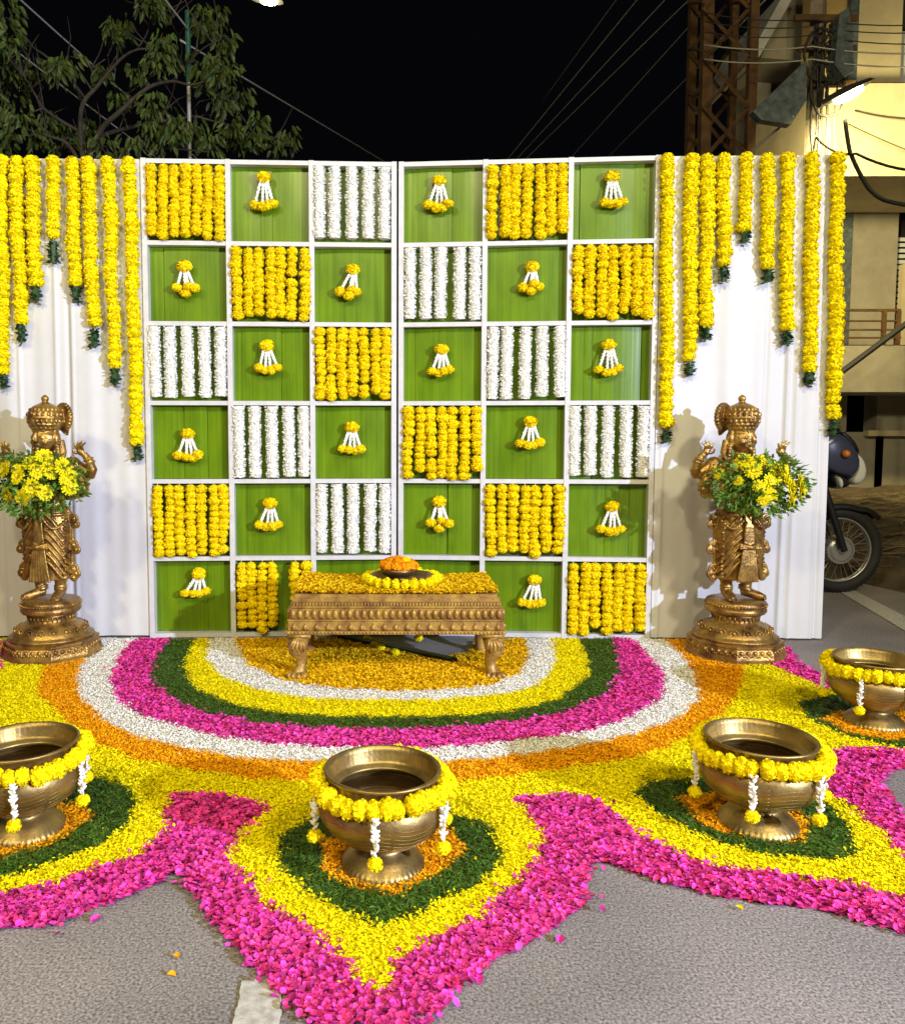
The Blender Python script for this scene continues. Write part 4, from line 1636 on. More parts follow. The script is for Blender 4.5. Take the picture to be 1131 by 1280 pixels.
def bouquet(loc, spots, sx, label):
    """spots in (x, z, size); leaves fill a rough dome between them"""
    t = thing('bouquet', loc, label, 'bouquet', 'yellow bouquets held by the statues')
    q = random.Random(int(sx * 3 + 9))
    for (x, z, r_) in spots:
        o = put('chrysanthemum', q.choice(MUMS), None, t)
        y = -.095 + .05 * (abs(x) / .22) ** 2 + .03 * (abs(z) / .13) ** 2 + q.uniform(-.012, .012)
        o.location = (x, y, z)
        n = Vector((x * 1.6, -.20, z * 1.3 + .03)).normalized()
        n = (n + Vector((q.uniform(-.2, .2), 0, q.uniform(-.2, .2)))).normalized()
        o.rotation_euler = n.to_track_quat('Z', 'Y').to_euler()
        o.scale = (r_ * 1.32,) * 3
        MB().ell((0, 0, .33), (.24, .24, .12), 8, 5).build('flower_eye', M['mum_eye'], o)
    b = MB()
    for i in range(900):
        while True:
            x, z = q.uniform(-.235, .235), q.uniform(-.155, .14)
            if (x / .235) ** 2 + (z / .15) ** 2 < 1:
                break
        y = -.02 - .05 * (1 - (x / .24) ** 2) + q.uniform(-.035, .05)
        p = Vector((x, y, z))
        d = Vector((x * 3 + q.uniform(-.5, .5), -.35 + q.uniform(-.5, .3), z * 2 - .1 + q.uniform(-.5, .5))).normalized()
        s = d.cross(Vector((q.uniform(-1, 1), q.uniform(-1, 1), q.uniform(-1, 1)))).normalized()
        l, w = q.uniform(.022, .046), q.uniform(.005, .011)
        up = d.cross(s) * q.uniform(-.006, .006)
        b.add([p, p + d * l * .5 + s * w + up, p + d * l, p + d * l * .5 - s * w + up], [(0, 1, 2), (0, 2, 3)])
    for i in range(22):
        a = q.uniform(0, 6.28)
        e = Vector((.235 * math.cos(a) * q.uniform(.7, 1.12), q.uniform(-.05, .02), .145 * math.sin(a) * q.uniform(.7, 1.1) - .01))
        pts = [Vector((0, .02, -.02)), e * .6 + Vector((0, -.03, .01)), e]
        b.tube(pts, [.003, .0022, .001], 4)
        for k in range(5):
            pp_ = pts[1].lerp(pts[2], k / 4)
            d = (pts[2] - pts[1]).normalized() + Vector((q.uniform(-.8, .8), q.uniform(-.5, .2), q.uniform(-.8, .6)))
            d.normalize()
            s = d.cross(Vector((0, 1, .3))).normalized()
            b.add([pp_, pp_ + d * .016 + s * .007, pp_ + d * .034, pp_ + d * .016 - s * .007], [(0, 1, 2, 3)])
    b.ell((0, .03, -.01), (.12, .05, .08), 12, 8)
    b.build('foliage', M['leafgreen'], t, fix=False)
    MB().tube([(0, .02, -.05), (0, .035, -.13)], [.022, .014], 8).build('stem_bundle', M['tip_leaf'], t)
    return t


def statue(loc, mir, rz, label):
    t = thing('statue', loc, label, 'statue', 'bronze figures beside the backdrop', rz)
    put('figure', FIGM if mir else FIG, None, t)
    pedestal(t, mir)
    return t


statue(STAT_R, False, R(5), 'bronze crowned figure with bouquet on octagonal pedestal, near the motorbike')
statue(STAT_L, True, R(-5), 'bronze crowned figure with bouquet on octagonal pedestal, away from the motorbike')

bo = yp(944, 604, STAT_R.y - .13)
SP_R = [((x - 944) * .00385, -(y - 604) * .00385, r_) for x, y, r_ in [(920, 577, .034), (929, 588, .030), (944, 576, .030), (955, 582, .028), (966, 586, .032), (972, 598, .03), (951, 600, .030), (960, 596, .028),
                                                                       (893, 592, .022), (913, 600, .020), (937, 606, .024), (949, 618, .035), (977, 608, .036), (991, 611, .038), (978, 622, .036), (931, 582, .026), (990, 600, .030), (942, 624, .024)]]
bouquet(bo, SP_R, 1, 'yellow chrysanthemum bouquet held by the statue near the motorbike')
bo = yp(49, 602, STAT_L.y - .13)
SP_L = [((x - 49) * .00385, -(y - 602) * .00385, r_) for x, y, r_ in [(18, 585, .034), (33, 585, .022), (35, 594, .032), (49, 578, .034), (57, 587, .034), (64, 570, .032), (70, 580, .030), (72, 590, .026), (86, 583, .034),
                                                                      (92, 592, .034), (94, 607, .036), (50, 608, .038), (20, 617, .034), (38, 620, .032), (66, 614, .030), (3, 595, .028), (90, 600, .026), (44, 614, .026)]]
bouquet(bo, SP_L, 2, 'yellow chrysanthemum bouquet held by the statue away from the motorbike')

# ------------------------------------------------------------------ motorbike behind the drape
BW_C = yp(1046, 690, 5.58)
BW_C.z = .305
bk = thing('motorbike', (BW_C.x, 5.58, 0), 'slate blue motorbike parked behind the white drape, its front wheel showing', 'motorbike')
RX = Euler((R(90), 0, 0)).to_matrix()


def wheel(x, front):
    b = MB()
    b.torus((x, 0, .305), .262, .042, 56, 12, RX)
    w_ = b.build('tyre', M['rubber'], bk, smooth=True)
    tr = MB()
    for i in range(64):
        a = 2 * math.pi * i / 64
        for s in (-1, 1):
            c = Vector((x + .300 * math.cos(a), s * .016, .305 + .300 * math.sin(a)))
            tr.box(c - Vector((.005, .008, .005)), c + Vector((.005, .008, .005)))
    tr.build('tread', M['rubber'], w_)
    b = MB()
    b.torus((x, 0, .305), .226, .012, 56, 8, RX)
    b.torus((x, .016, .305), .222, .007, 56, 6, RX)
    b.torus((x, -.016, .305), .222, .007, 56, 6, RX)
    rim = b.build('rim', M['chrome'], bk, smooth=True)
    sp = MB()
    for i in range(32):
        a = 2 * math.pi * i / 32
        a2 = a + (.45 if i % 2 else -.45)
        s = .03 if i % 4 < 2 else -.03
        sp.tube([(x + .045 * math.cos(a2), s, .305 + .045 * math.sin(a2)), (x + .22 * math.cos(a), 0, .305 + .22 * math.sin(a))], .0018, 4)
    sp.build('spoke', M['chrome'], rim)
    hb_ = MB()
    hb_.tube([(x, -.045, .305), (x, .045, .305)], .095, 40)
    hb_.tube([(x, -.055, .305), (x, -.045, .305)], [.07, .085], 40)
    hb_.tube([(x, -.075, .305), (x, -.055, .305)], .022, 16)
    for i in range(28):
        a = 2 * math.pi * i / 28
        hb_.ell((x + .095 * math.cos(a), -.03, .305 + .095 * math.sin(a)), (.007, .012, .007), 6, 4)
    hb_.build('hub', M['chrome'], bk)


wheel(0, True)
wheel(-1.27, False)
# front mudguard
b = MB()
vs, fs = [], []
for i in range(19):
    a = R(158 - i * 6.6)
    rr = .325 + (.012 if i > 14 else 0) + .002 * max(0, i - 12) ** 1.5
    for s, dr in ((-.055, -.035), (-.05, -.008), (-.02, .006), (.02, .006), (.05, -.008), (.055, -.035)):
        vs.append(((rr + dr) * math.cos(a), s * (1 - .35 * (i > 16)), .305 + (rr + dr) * math.sin(a)))
for i in range(18):
    for k in range(5):
        a = i * 6 + k
        fs.append((a, a + 1, a + 7, a + 6))
b.add(vs, fs)
mg_ = b.build('mudguard', M['bike_black'], bk, smooth=True)
sm = mg_.modifiers.new('t', 'SOLIDIFY')
sm.thickness = .004
b = MB()
for s in (-.085, .085):
    b.tube([(0, s, .305), (-.09, s, .56), (-.20, s, .86)], [.022, .024, .026], 12)
b.build('front_fork', M['bike_black'], bk)
# fairing (side profile pulled across and rounded)
def fair(poly_, hw_, name, m, parent=bk):
    b = MB()
    n = len(poly_)
    cx = sum(p[0] for p in poly_) / n
    cz = sum(p[1] for p in poly_) / n
    rows_ = [(-1, .72), (-.8, .92), (-.4, 1), (.4, 1), (.8, .92), (1, .72)]
    vs, fs = [], []
    for (yy, sc) in rows_:
        for (x, z) in poly_:
            vs.append((cx + (x - cx) * sc, yy * hw_, cz + (z - cz) * sc))
    for j in range(len(rows_) - 1):
        for i in range(n):
            fs.append((j * n + i, j * n + (i + 1) % n, (j + 1) * n + (i + 1) % n, (j + 1) * n + i))
    fs.append(tuple(range(n)))
    fs.append(tuple((len(rows_) - 1) * n + i for i in range(n - 1, -1, -1)))
    b.add(vs, fs)
    o = b.build(name, m, parent, smooth=True)
    sd = o.modifiers.new('round', 'SUBSURF')
    sd.levels = sd.render_levels = 1
    return o


def bp(x, y):
    v = yp(x, y, 5.50)
    return (v.x - BW_C.x, v.z)


fq = fair([bp(*p) for p in [(1022, 548), (1042, 537), (1056, 543), (1068, 556), (1077, 576), (1074, 592), (1062, 600), (1044, 592), (1030, 588), (1018, 575)]], .12, 'fairing', M['bike_blue'])
fair([bp(*p) for p in [(1046, 536), (1058, 540), (1068, 550), (1077, 567), (1074, 570), (1064, 556), (1054, 547)]], .095, 'windscreen', M['bike_black'], bk)
hl = fair([bp(*p) for p in [(1069, 568), (1076, 566), (1082, 575), (1085.5, 588), (1083, 600), (1076, 607), (1067, 607), (1065, 600), (1072, 592), (1074, 578)]], .085, 'headlight', M['lens'])
fair([bp(*p) for p in [(1036, 592), (1048, 590), (1062, 600), (1066, 607), (1054, 612), (1044, 612)]], .09, 'lower_cowl', M['bike_black'])
fair([bp(*p) for p in [(1044, 594), (1049, 596), (1052, 606), (1048, 615), (1043, 602)]], .125, 'decal', M['sticker'])
iv = bp(1051, 567)
MB().ell((iv[0], -.135, iv[1]), (.028, .03, .026), 12, 8).build('indicator', M['amber'], bk, smooth=True)
# the rest of the bike, hidden from here but standing there
b = MB()
b.tube([(-.24, 0, .90), (-.33, 0, .80), (-.60, 0, .82), (-.85, 0, .74)], [.10, .13, .14, .08], 14)
b.build('fuel_tank', M['bike_blue'], bk, smooth=True)
b = MB()
b.tube([(-.78, 0, .80), (-1.05, 0, .79), (-1.42, 0, .84)], [.09, .11, .07], 12, flat=.7)
b.build('seat', M['bike_black'], bk, smooth=True)
b = MB()
b.box((-.78, -.12, .28), (-.42, .12, .52))
b.tube([(-.46, 0, .5), (-.40, 0, .68)], .075, 12)
b.tube([(-.5, -.13, .30), (-.9, -.15, .26), (-1.35, -.15, .34)], [.022, .03, .045], 10)
b.build('engine', M['chrome'], bk)
b = MB()
b.tube([(-.38, -.33, 1.0), (-.32, -.2, 1.01), (-.26, 0, .93), (-.32, .2, 1.01), (-.38, .33, 1.0)], .014, 8)
b.build('handlebar', M['bike_black'], bk)
b = MB()
b.tube([(-1.0, .09, .72), (-1.27, .09, .305), (-.75, .09, .36)], .02, 8)
b.tube([(-1.0, -.09, .72), (-1.27, -.09, .305), (-.75, -.09, .36)], .02, 8)
b.tube([(-.22, 0, .86), (-.5, 0, .62), (-.8, 0, .40)], .025, 8)
b.tube([(-.75, -.1, .3), (-.62, -.28, .0)], .011, 6)
b.build('chassis', M['bike_black'], bk)

# ------------------------------------------------------------------ building across the road
YB = 11.0
bd = thing('building', (yp(1131, 600, YB).x, YB, 0), 'cream plastered two storey house with balcony lit by the street lamp', 'building')
bo_ = bd.location


def pbox(name, x0, x1, y0, y1, Y, depth, m, parent=bd, z0=None):
    a, c = yp(x0, y0, Y), yp(x1, y1, Y)
    zb = c.z if z0 is None else z0
    o = MB().box((a.x, Y, zb), (c.x, Y + depth, a.z)).build(name, m, parent)
    if parent is bd:
        o.matrix_parent_inverse = Matrix.Translation(bo_).inverted()
    else:
        o.matrix_parent_inverse = Matrix.Translation(bo_).inverted()
        o.matrix_parent_inverse = parent.matrix_world.inverted() if False else Matrix.Translation(bo_).inverted()
    return o


bpy.context.view_layer.update()
# ground floor wall in pieces around the dark opening
pbox('wall', 955, 1052, 432, 660, YB, .3, M['plaster_grey'], z0=0)
pbox('wall', 1099, 1420, 432, 660, YB, .3, M['plaster_grey'], z0=0)
pbox('wall', 1052, 1099, 432, 492, YB, .3, M['plaster_grey'])
pbox('wall', 1052, 1099, 540, 660, YB, .3, M['plaster_grey'], z0=0)
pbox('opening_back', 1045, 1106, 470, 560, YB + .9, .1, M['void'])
pbox('sill', 1085, 1135, 538, 545, YB - .12, .118, M['plaster'])
# balcony slab with parapet, wall behind, window
pbox('balcony_slab', 940, 1420, 432, 490, YB - .9, .895, M['plaster_grey'])
pbox('wall', 1066, 1116, 215, 431, YB + .3, .3, M['plaster_grey'])
pbox('wall', 960, 1056, 215, 431, YB + .3, .3, M['plaster_grey'])
pbox('doorway', 1056, 1066, 225, 431, YB + .55, .05, M['void'])
pbox('downpipe', 1057, 1060, 225, 431, YB + .28, .05, M['bluegrey'])
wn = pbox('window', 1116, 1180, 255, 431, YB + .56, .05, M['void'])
for i in range(14):
    yy = 297 + i * 7
    pbox('louvre', 1117, 1178, yy, yy + 4.5, YB + .50 + .0, .03, M['louvre'], parent=bd)
pbox('window_grille_post', 1128, 1131, 330, 431, YB + .2, .08, M['plaster'])
pbox('wall', 1180, 1420, 215, 431, YB + .3, .3, M['plaster_grey'])
for i, (yy, t) in enumerate([(386, 3), (400, 2), (411, 2), (421, 2)]):
    pbox('railing_bar', 1050, 1126, yy, yy + t, YB - .86, .04, M['rust'])
for xx in (1052, 1104, 1122):
    pbox('railing_post', xx, xx + 2.5, 389, 432, YB - .87, .045, M['rust'])
# lit fascia of the upper storey, pillars, upper wall and window
pbox('fascia', 1010, 1420, 104, 220, YB - 1.3, 1.55, M['plaster'])
pbox('upper_wall', 1074, 1124, -60, 103, YB - .6, .3, M['plaster'])
pbox('upper_pillar', 1026, 1050, -60, 103, YB - .8, .4, M['plaster_tan'])
pbox('upper_pillar', 1050.5, 1064, -60, 103, YB - .5, .3, M['plaster_tan'])
pbox('drainpipe', 1066, 1070, -60, 103, YB - .62, .08, M['bluegrey'])
pbox('upper_window', 1124, 1180, 30, 103, YB - .35, .05, M['louvre'])
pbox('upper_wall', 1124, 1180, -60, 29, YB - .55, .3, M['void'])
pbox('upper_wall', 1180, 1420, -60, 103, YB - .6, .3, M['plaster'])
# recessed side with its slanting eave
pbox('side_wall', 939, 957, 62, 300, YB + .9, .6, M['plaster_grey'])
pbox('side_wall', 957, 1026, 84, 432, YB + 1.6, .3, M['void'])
pbox('lintel', 957, 1004, 78, 83, YB + 1.0, .4, M['frame'])
e = [yp(x, y, YB - .4) for x, y in [(935, 72), (948, 72), (1000, -20), (986, -20)]]
o = MB().prism([(v.x, v.z) for v in e], YB - .4, YB + 1.4).build('eave', M['frame'], bd)
o.matrix_parent_inverse = Matrix.Translation(bo_).inverted()
e = [yp(x, y, YB + .2) for x, y in [(950, 72), (1026, 78), (1026, -40), (1004, -40)]]
o = MB().prism([(v.x, v.z) for v in e], YB + .2, YB + 1.2).build('gable', M['plaster_grey'], bd)
o.matrix_parent_inverse = Matrix.Translation(bo_).inverted()
pbox('stair_wall', 960, 1420, 491, 700, YB - .25, .2, M['plaster_grey'], z0=0).hide_render = False
bpy.data.objects.remove([o for o in bd.children if o.name.startswith('stair_wall')][0])

# sloping pipe in front of the balcony
a_, c_ = yp(1046, 469, 9.4), yp(1165, 380, 9.4)
sr = MB().tube([a_, c_], .035, 8)
sr.tube([c_, Vector((c_.x, c_.y, 0))], .035, 8)
tag(sr.build('stay_pipe', M['wire']), 'dark sloping stay pipe in front of the balcony', 'pipe')

# ------------------------------------------------------------------ lattice pylon, concrete pole, lamps, wires
YPY = 9.0
py_ = thing('lattice_pylon', (yp(898, 600, YPY).x, YPY, 0), 'rusty steel lattice pylon behind the drape near the motorbike', 'pylon')
po = py_.location


def rel(v, o_=po):
    return Vector(v) - o_


topz = yp(880, -80, YPY).z


def pyl_post(x, Y, wpx):
    v = yp(x, 300, Y)
    w = wpx / 1000 * Y / 2
    b = MB()
    t = .012
    b.box((v.x - w, Y, 0), (v.x + w, Y + t, topz))
    b.box((v.x - w, Y + t + .001, 0), (v.x - w + t, Y + 2 * w, topz))
    o = b.build('corner_post', M['rust'], py_)
    o.matrix_parent_inverse = Matrix.Translation(po).inverted()


pyl_post(878.5, YPY, 12)
pyl_post(935, YPY, 10)
pyl_post(860, YPY + 1.0, 9)
pyl_post(911, YPY + 1.0, 8)


def brace(x0, y0, x1, y1, Y, r_=.022):
    o = MB().tube([yp(x0, y0, Y), yp(x1, y1, Y)], r_, 4).build('brace', M['rust'], py_)
    o.matrix_parent_inverse = Matrix.Translation(po).inverted()


for k in range(7):
    y0 = 260 - k * 62
    brace(879, y0, 935, y0 - 62, YPY - .02)
    brace(935, y0 - 3, 879, y0 - 65, YPY - .05)
    brace(861, y0 - 10, 911, y0 - 72, YPY + 1.0)
    brace(911, y0 - 10, 861, y0 - 72, YPY + .96)
# side braces joining near and far posts
for k in range(7):
    y0 = 250 - k * 62
    for (xa, xb) in ((879, 860), (935, 911)):
        va, vb = yp(xa, y0, YPY), yp(xb, y0, YPY + 1.0)
        o = MB().tube([va, Vector((vb.x, vb.y, va.z + .5))], .02, 4).build('brace', M['rust'], py_)
        o.matrix_parent_inverse = Matrix.Translation(po).inverted()

YCP = 8.6
cpx = yp(1012, 300, YCP).x
cp = thing('utility_pole', (cpx, YCP, 0), 'weathered concrete utility pole wrapped in black cables beside the lit street lamp', 'pole')
ztop = yp(1012, 2, YCP).z
MB().tube([(0, 0, 0), (0, 0, ztop)], [.125, .085], 4).build('shaft', M['concrete'], cp)
for i, zz in enumerate([ztop - .25, ztop - .55, ztop - .9]):
    MB().box((-.3 + .05 * i, -.13, zz), (.34, -.09, zz + .06)).build('crossarm', M['rust'], cp)
# cable loops
for i in range(9):
    z0 = yp(1012, random.uniform(45, 120), YCP).z
    w_ = random.uniform(.12, .36)
    pts = []
    cxx = random.uniform(-.08, .16)
    for k in range(17):
        a = 2 * math.pi * k / 16
        pts.append((cxx + w_ * .6 * math.cos(a), -.16 - random.uniform(0, .03), z0 + w_ * math.sin(a) - .25 * (math.cos(a) > .5) * random.random() * .2))
    MB().tube(pts, random.uniform(.008, .016), 5).build('cable_loop', M['wire'], cp, smooth=True)
for i in range(7):
    x = random.uniform(-.13, .15)
    pts = [(x + random.uniform(-.03, .03), -.13 - random.uniform(0, .04), ztop - .3 - k * .35) for k in range(8)]
    MB().tube(pts, random.uniform(.008, .014), 5).build('cable', M['wire'], cp, smooth=True)
# tilted sheet metal board fixed to the pole
bv = [yp(x, y, YCP - .25) for x, y in [(938, 142), (948, 152), (985, 158), (1004, 128), (1004, 78), (985, 96)]]
o = MB().prism([(v.x, v.z) for v in bv], YCP - .3, YCP - .2).build('sheet_metal_hood', M['bluegrey'])
tag(o, 'tilted blue grey sheet metal hood fixed to the concrete utility pole', 'hood')
# box next to the lamp
bx0 = yp(1048, 60, YCP - .2)
o = MB().prism([(bx0.x + dx, bx0.z + dz) for dx, dz in [(-.05, .30), (.04, .36), (.09, .05), (.12, -.25), (.02, -.32), (-.08, -.2)]], YCP - .28, YCP - .12).build('cable_joint_box', M['bluegrey'])
tag(o, 'small blue grey cable box hanging above the lit street lamp', 'box')


def street_lamp(loc, aim_dx, base, label, group, lit_w=None, col=(1, .84, .40), tilt=.5):
    """loc = lens centre; base = where the arm starts"""
    t = thing('street_lamp', base, label, 'street lamp', group)
    inv = Matrix.Translation(Vector(base)).inverted()
    L = Vector(loc)
    u = Vector((math.cos(tilt) * aim_dx, 0, math.sin(tilt)))
    v = Vector((0, 1, 0))
    n = u.cross(v)
    if n.z < 0:
        n = -n
    b = MB()
    cs_ = []
    for s, w_, h in ((-.26, .05, .02), (-.2, .10, .05), (0, .13, .075), (.2, .10, .06), (.3, .05, .04)):
        for (p, q) in ((-1, 0), (-.7, .7), (0, 1), (.7, .7), (1, 0)):
            cs_.append(L + u * s + v * w_ * p + n * (h * q + .012))
    fs = []
    for i in range(4):
        for k in range(4):
            a = i * 5 + k
            fs.append((a, a + 1, a + 6, a + 5))
    for i in range(4):
        fs.append((i * 5, i * 5 + 5, i * 5 + 9, i * 5 + 4))
    b.add(cs_, fs)
    o = b.build('lamp_casing', M['lampbody'], t)
    o.matrix_parent_inverse = inv
    b = MB()
    rm = Matrix((u, v, n)).transposed()
    b.ell(L - n * .004, (.155, .085, .05), 16, 10, rm)
    o = b.build('lamp_lens', M['lampglow'], t, smooth=True)
    o.matrix_parent_inverse = inv
    B = Vector(base)
    e = L + u * .3
    top = Vector((B.x, B.y, L.z + .1)) if abs(B.z) < .1 else B
    b = MB()
    if abs(B.z) < .1:
        b.tube([B, top], [.06, .045], 10)
    b.tube([top, top.lerp(e, .5) + Vector((0, 0, .12)), e + n * .03], .025, 8)
    o = b.build('lamp_arm', M['lampbody'], t)
    o.matrix_parent_inverse = inv
    return t, L - n * .12


lv = yp(1060, 118, YCP - .55)
_, lp_ = street_lamp(lv, -1, (cpx, YCP - .1, yp(1012, 132, YCP).z), 'lit street lamp with glowing yellow lens on the concrete utility pole', 'street lamps', tilt=-.45)
lamp('pole_lamp_light', 'SPOT', lp_ + Vector((.02, -.02, -.06)), POLE_LAMP_W, (1.0, .83, .36), .12, lp_ + Vector((.9, 1.0, -.75)), R(150), .7)
tv = yp(336, 2, 15.0)
_, lp2 = street_lamp(tv, -1, (yp(-90, 300, 15.2).x, 15.2, 0), 'lit street lamp glowing high above the tree', 'street lamps', tilt=.1)
lamp('far_lamp_light', 'POINT', lp2 + Vector((0, 0, -.1)), 60, (1.0, .9, .5), .10)
for i, s_ in enumerate(FILL):  # street lamp bodies for the warm fill lights added out of view
    street_lamp(s_ + Vector((0, -.02, .16)), 1, (s_.x + (1.2 if i == 1 else -1.2), s_.y - .4, 0), ['added warm fill lamp on a street pole beside the viewpoint', 'added warm fill lamp on a street pole near the floodlight', 'added warm fill lamp on a street pole behind the viewpoint'][i], 'street lamps', tilt=.1)

# floodlight on a tripod, the white key light of the place
ft = thing('floodlight', (FLOOD.x + .15, FLOOD.y - .18, 0), 'white floodlight on a black tripod stand facing the backdrop', 'floodlight')
d = (FLOOD_AIM - FLOOD).normalized()
qm = d.to_track_quat('-Z', 'Y').to_matrix()
hd = FLOOD - d * .10
b = MB()
bm_ = MB().box((-.19, -.14, -.03), (.19, .14, .05))
b.add([qm @ Vector(v) + hd for v in bm_.v], bm_.f)
inv = Matrix.Translation(ft.location).inverted()
o = b.build('lamp_head', M['black'], ft)
o.matrix_parent_inverse = inv
b = MB()
bm_ = MB().box((-.165, -.115, -.036), (.165, .115, -.031))
b.add([qm @ Vector(v) + hd for v in bm_.v], bm_.f)
o = b.build('lamp_lens', M['floodglow'], ft)
o.matrix_parent_inverse = inv
b = MB()
b.tube([ft.location + Vector((0, 0, .5)), Vector((ft.location.x, ft.location.y, FLOOD.z - .02)), hd], .018, 8)
o = b.build('stand_pole', M['black'], ft)
o.matrix_parent_inverse = inv
for k in range(3):
    a = 2 * math.pi * k / 3 + .4
    o = MB().tube([(0, 0, .75), (.5 * math.cos(a), .5 * math.sin(a), .0)], .014, 6).build('leg', M['black'], ft)

# thin pole in the tree
YT = 7.6
tp = yp(237, 160, YT)
tpo = thing('thin_pole', (tp.x, YT, 0), 'thin grey pole with green upper part standing in the tree', 'pole')
z1, z2 = yp(237, 95, YT).z, yp(237, 14, YT).z
MB().tube([(0, 0, 0), (0, 0, z1)], .018, 8).build('shaft', M['wire_grey'], tpo)
MB().tube([(0, 0, z1 - .06), (0, 0, z2)], .026, 8).build('green_sleeve', M['greenpole'], tpo)

# ------------------------------------------------------------------ overhead wires


def wire(pts, r_, m, label, sag=.0):
    P = []
    for i in range(len(pts) - 1):
        for k in range(9):
            s = k / 8
            p = pts[i].lerp(pts[i + 1], s)
            p.z -= sag * 4 * s * (1 - s)
            if k or i == 0:
                P.append(p)
    o = MB().tube(P, r_, 5).build('overhead_wire', m, smooth=True)
    tag(o, label, 'wire', 'overhead wires')


def ext(x0, y0, x1, y1, Y0, Y1, k0=0.0, k1=0.0):
    """the wire through two pixels at two distances, made longer past its ends"""
    a, c = yp(x0, y0, Y0), yp(x1, y1, Y1)
    dd = c - a
    return [a - dd * k0, c + dd * k1]


wire(ext(15, -10, 165, 125, 7.0, 9.0, .5, 1.2), .009, M['wire_grey'], 'pale wire crossing above the tree crown, tree side')
wire(ext(0, 48, 110, 132, 7.2, 8.4, .6, 1.2), .008, M['wire_grey'], 'pale wire running down through the tree branches')
wire(ext(203, -5, 238, 40, 7.2, 7.6, 1.0, 0), .009, M['wire_grey'], 'pale wire coming down to the thin green topped pole')
wire(ext(262, 72, 470, 196, 8.0, 13.0, .1, .6), .010, M['wire_grey'], 'pale wire from the thin pole down behind the backdrop')
for i, (xa, ya, xb, yb) in enumerate([(800, -5, 640, 192), (812, 20, 652, 192), (836, 24, 664, 192), (835, 62, 718, 192), (770, 0, 690, 110), (846, 110, 760, 196)]):
    wire(ext(xa, ya, xb, yb, 13.0, 18.0, .7, .3), .009, M['wire_grey'], f'{ORD[i]} of the faint parallel wires fanning from the lattice pylon')
for i, (ya, yb) in enumerate([(24, 27), (33, 37), (44, 52), (58, 63), (74, 80)]):
    wire([yp(880, ya - 8 + i * 2, YPY - .1), yp(1015, ya, YCP - .2), yp(1180, yb + 2, YCP - .5)], .006 if i < 3 else .008, M['wire'] if i < 3 else M['wire_grey'],
         f'{ORD[i]} wire down of those strung from lattice pylon past the concrete pole', .04)
wire([yp(1020, 172, YCP - .15), yp(1070, 192, YCP - .8), yp(1180, 213, YCP - 1.4)], .013, M['wire'], 'black cable sagging across the lit yellow fascia', .06)
wire([yp(1056, 150, YCP - .6), yp(1062, 190, YCP - .7), yp(1085, 235, YCP - .9), yp(1110, 252, YCP - 1.1), yp(1180, 258, YCP - 1.4)], .020, M['wire'], 'thick black cable hanging from the lit lamp past the balcony', .02)
wire([yp(1068, 138, 9.5), yp(1180, 146, 9.3)], .010, M['wire'], 'thin cable from the lit lamp along the yellow fascia', .05)
wire([yp(1060, 155, 9.5), yp(1180, 205, 9.3)], .006, M['wire'], 'fine wire slanting down across the yellow fascia', .02)
wire([yp(935, 192, YCP + .2), yp(992, 145, YCP - .3)], .016, M['wire_grey'], 'pale stay rod slanting up to the sheet metal hood', 0)

# ------------------------------------------------------------------ tree behind the backdrop
tr = thing('tree', (-2.75, 7.6, 0), 'leafy tree with drooping leaf clusters standing behind the backdrop', 'tree')
inv = Matrix.Translation(tr.location).inverted()


def limb(px, r0, r1, dy=0.0, name='limb'):
    pts = []
    n = len(px)
    for i, (x, y) in enumerate(px):
        pts.append(yp(x, y, 7.6 + dy * i / max(1, n - 1) + .05 * math.sin(i * 2.3)))
    # smooth a little
    Q = []
    for i in range(n - 1):
        for k in range(4):
            s = k / 4
            p0 = pts[max(0, i - 1)]
            p1, p2 = pts[i], pts[i + 1]
            p3 = pts[min(n - 1, i + 2)]
            Q.append(.5 * ((2 * p1) + (-p0 + p2) * s + (2 * p0 - 5 * p1 + 4 * p2 - p3) * s * s + (-p0 + 3 * p1 - 3 * p2 + p3) * s ** 3))
    Q.append(pts[-1])
    m_ = len(Q)
    o = MB().tube(Q, [.6 * (r0 + (r1 - r0) * i / (m_ - 1)) for i in range(m_)], 7).build(name, M['bark'], tr, smooth=True)
    o.matrix_parent_inverse = inv
    return Q


tk = MB().tube([(-2.75, 7.6, 0), (-2.80, 7.62, 1.2), (-2.84, 7.6, 2.6), tuple(yp(106, 215, 7.6))], [.14, .12, .10, .07], 10).build('trunk', M['bark'], tr, smooth=True)
tk.matrix_parent_inverse = inv
limbs = [
    ([(106, 215), (101, 165), (104, 130), (122, 108), (150, 75), (172, 62), (190, 62)], .045, .010, -.4),
    ([(106, 215), (125, 165), (150, 140), (185, 110), (215, 102), (238, 106), (262, 100)], .05, .010, -.3),
    ([(106, 215), (120, 175), (160, 160), (200, 152), (245, 145), (275, 143)], .045, .010, .3),
    ([(104, 130), (90, 100), (60, 72), (38, 58), (15, 48)], .03, .008, .2),
    ([(101, 165), (75, 150), (55, 135), (40, 110), (30, 95)], .028, .006, -.2),
    ([(122, 108), (112, 80), (108, 75), (85, 70)], .018, .005, .1),
    ([(172, 62), (185, 40), (192, 15)], .012, .005, 0),
    ([(215, 102), (235, 80), (255, 60), (275, 50)], .018, .005, -.3),
    ([(245, 145), (280, 155), (310, 160), (330, 176), (365, 183)], .018, .005, .2),
    ([(160, 160), (150, 130), (140, 100), (135, 70)], .016, .004, .5),
    ([(200, 152), (215, 120), (220, 95), (228, 60), (215, 30), (205, 22)], .014, .004, .5),
    ([(106, 215), (85, 180), (60, 170), (30, 160), (0, 150)], .035, .008, .1),
    ([(106, 215), (150, 190), (200, 185), (260, 190)], .03, .008, -.2),
    ([(60, 170), (45, 120), (20, 100), (-10, 90)], .015, .005, .1),
]
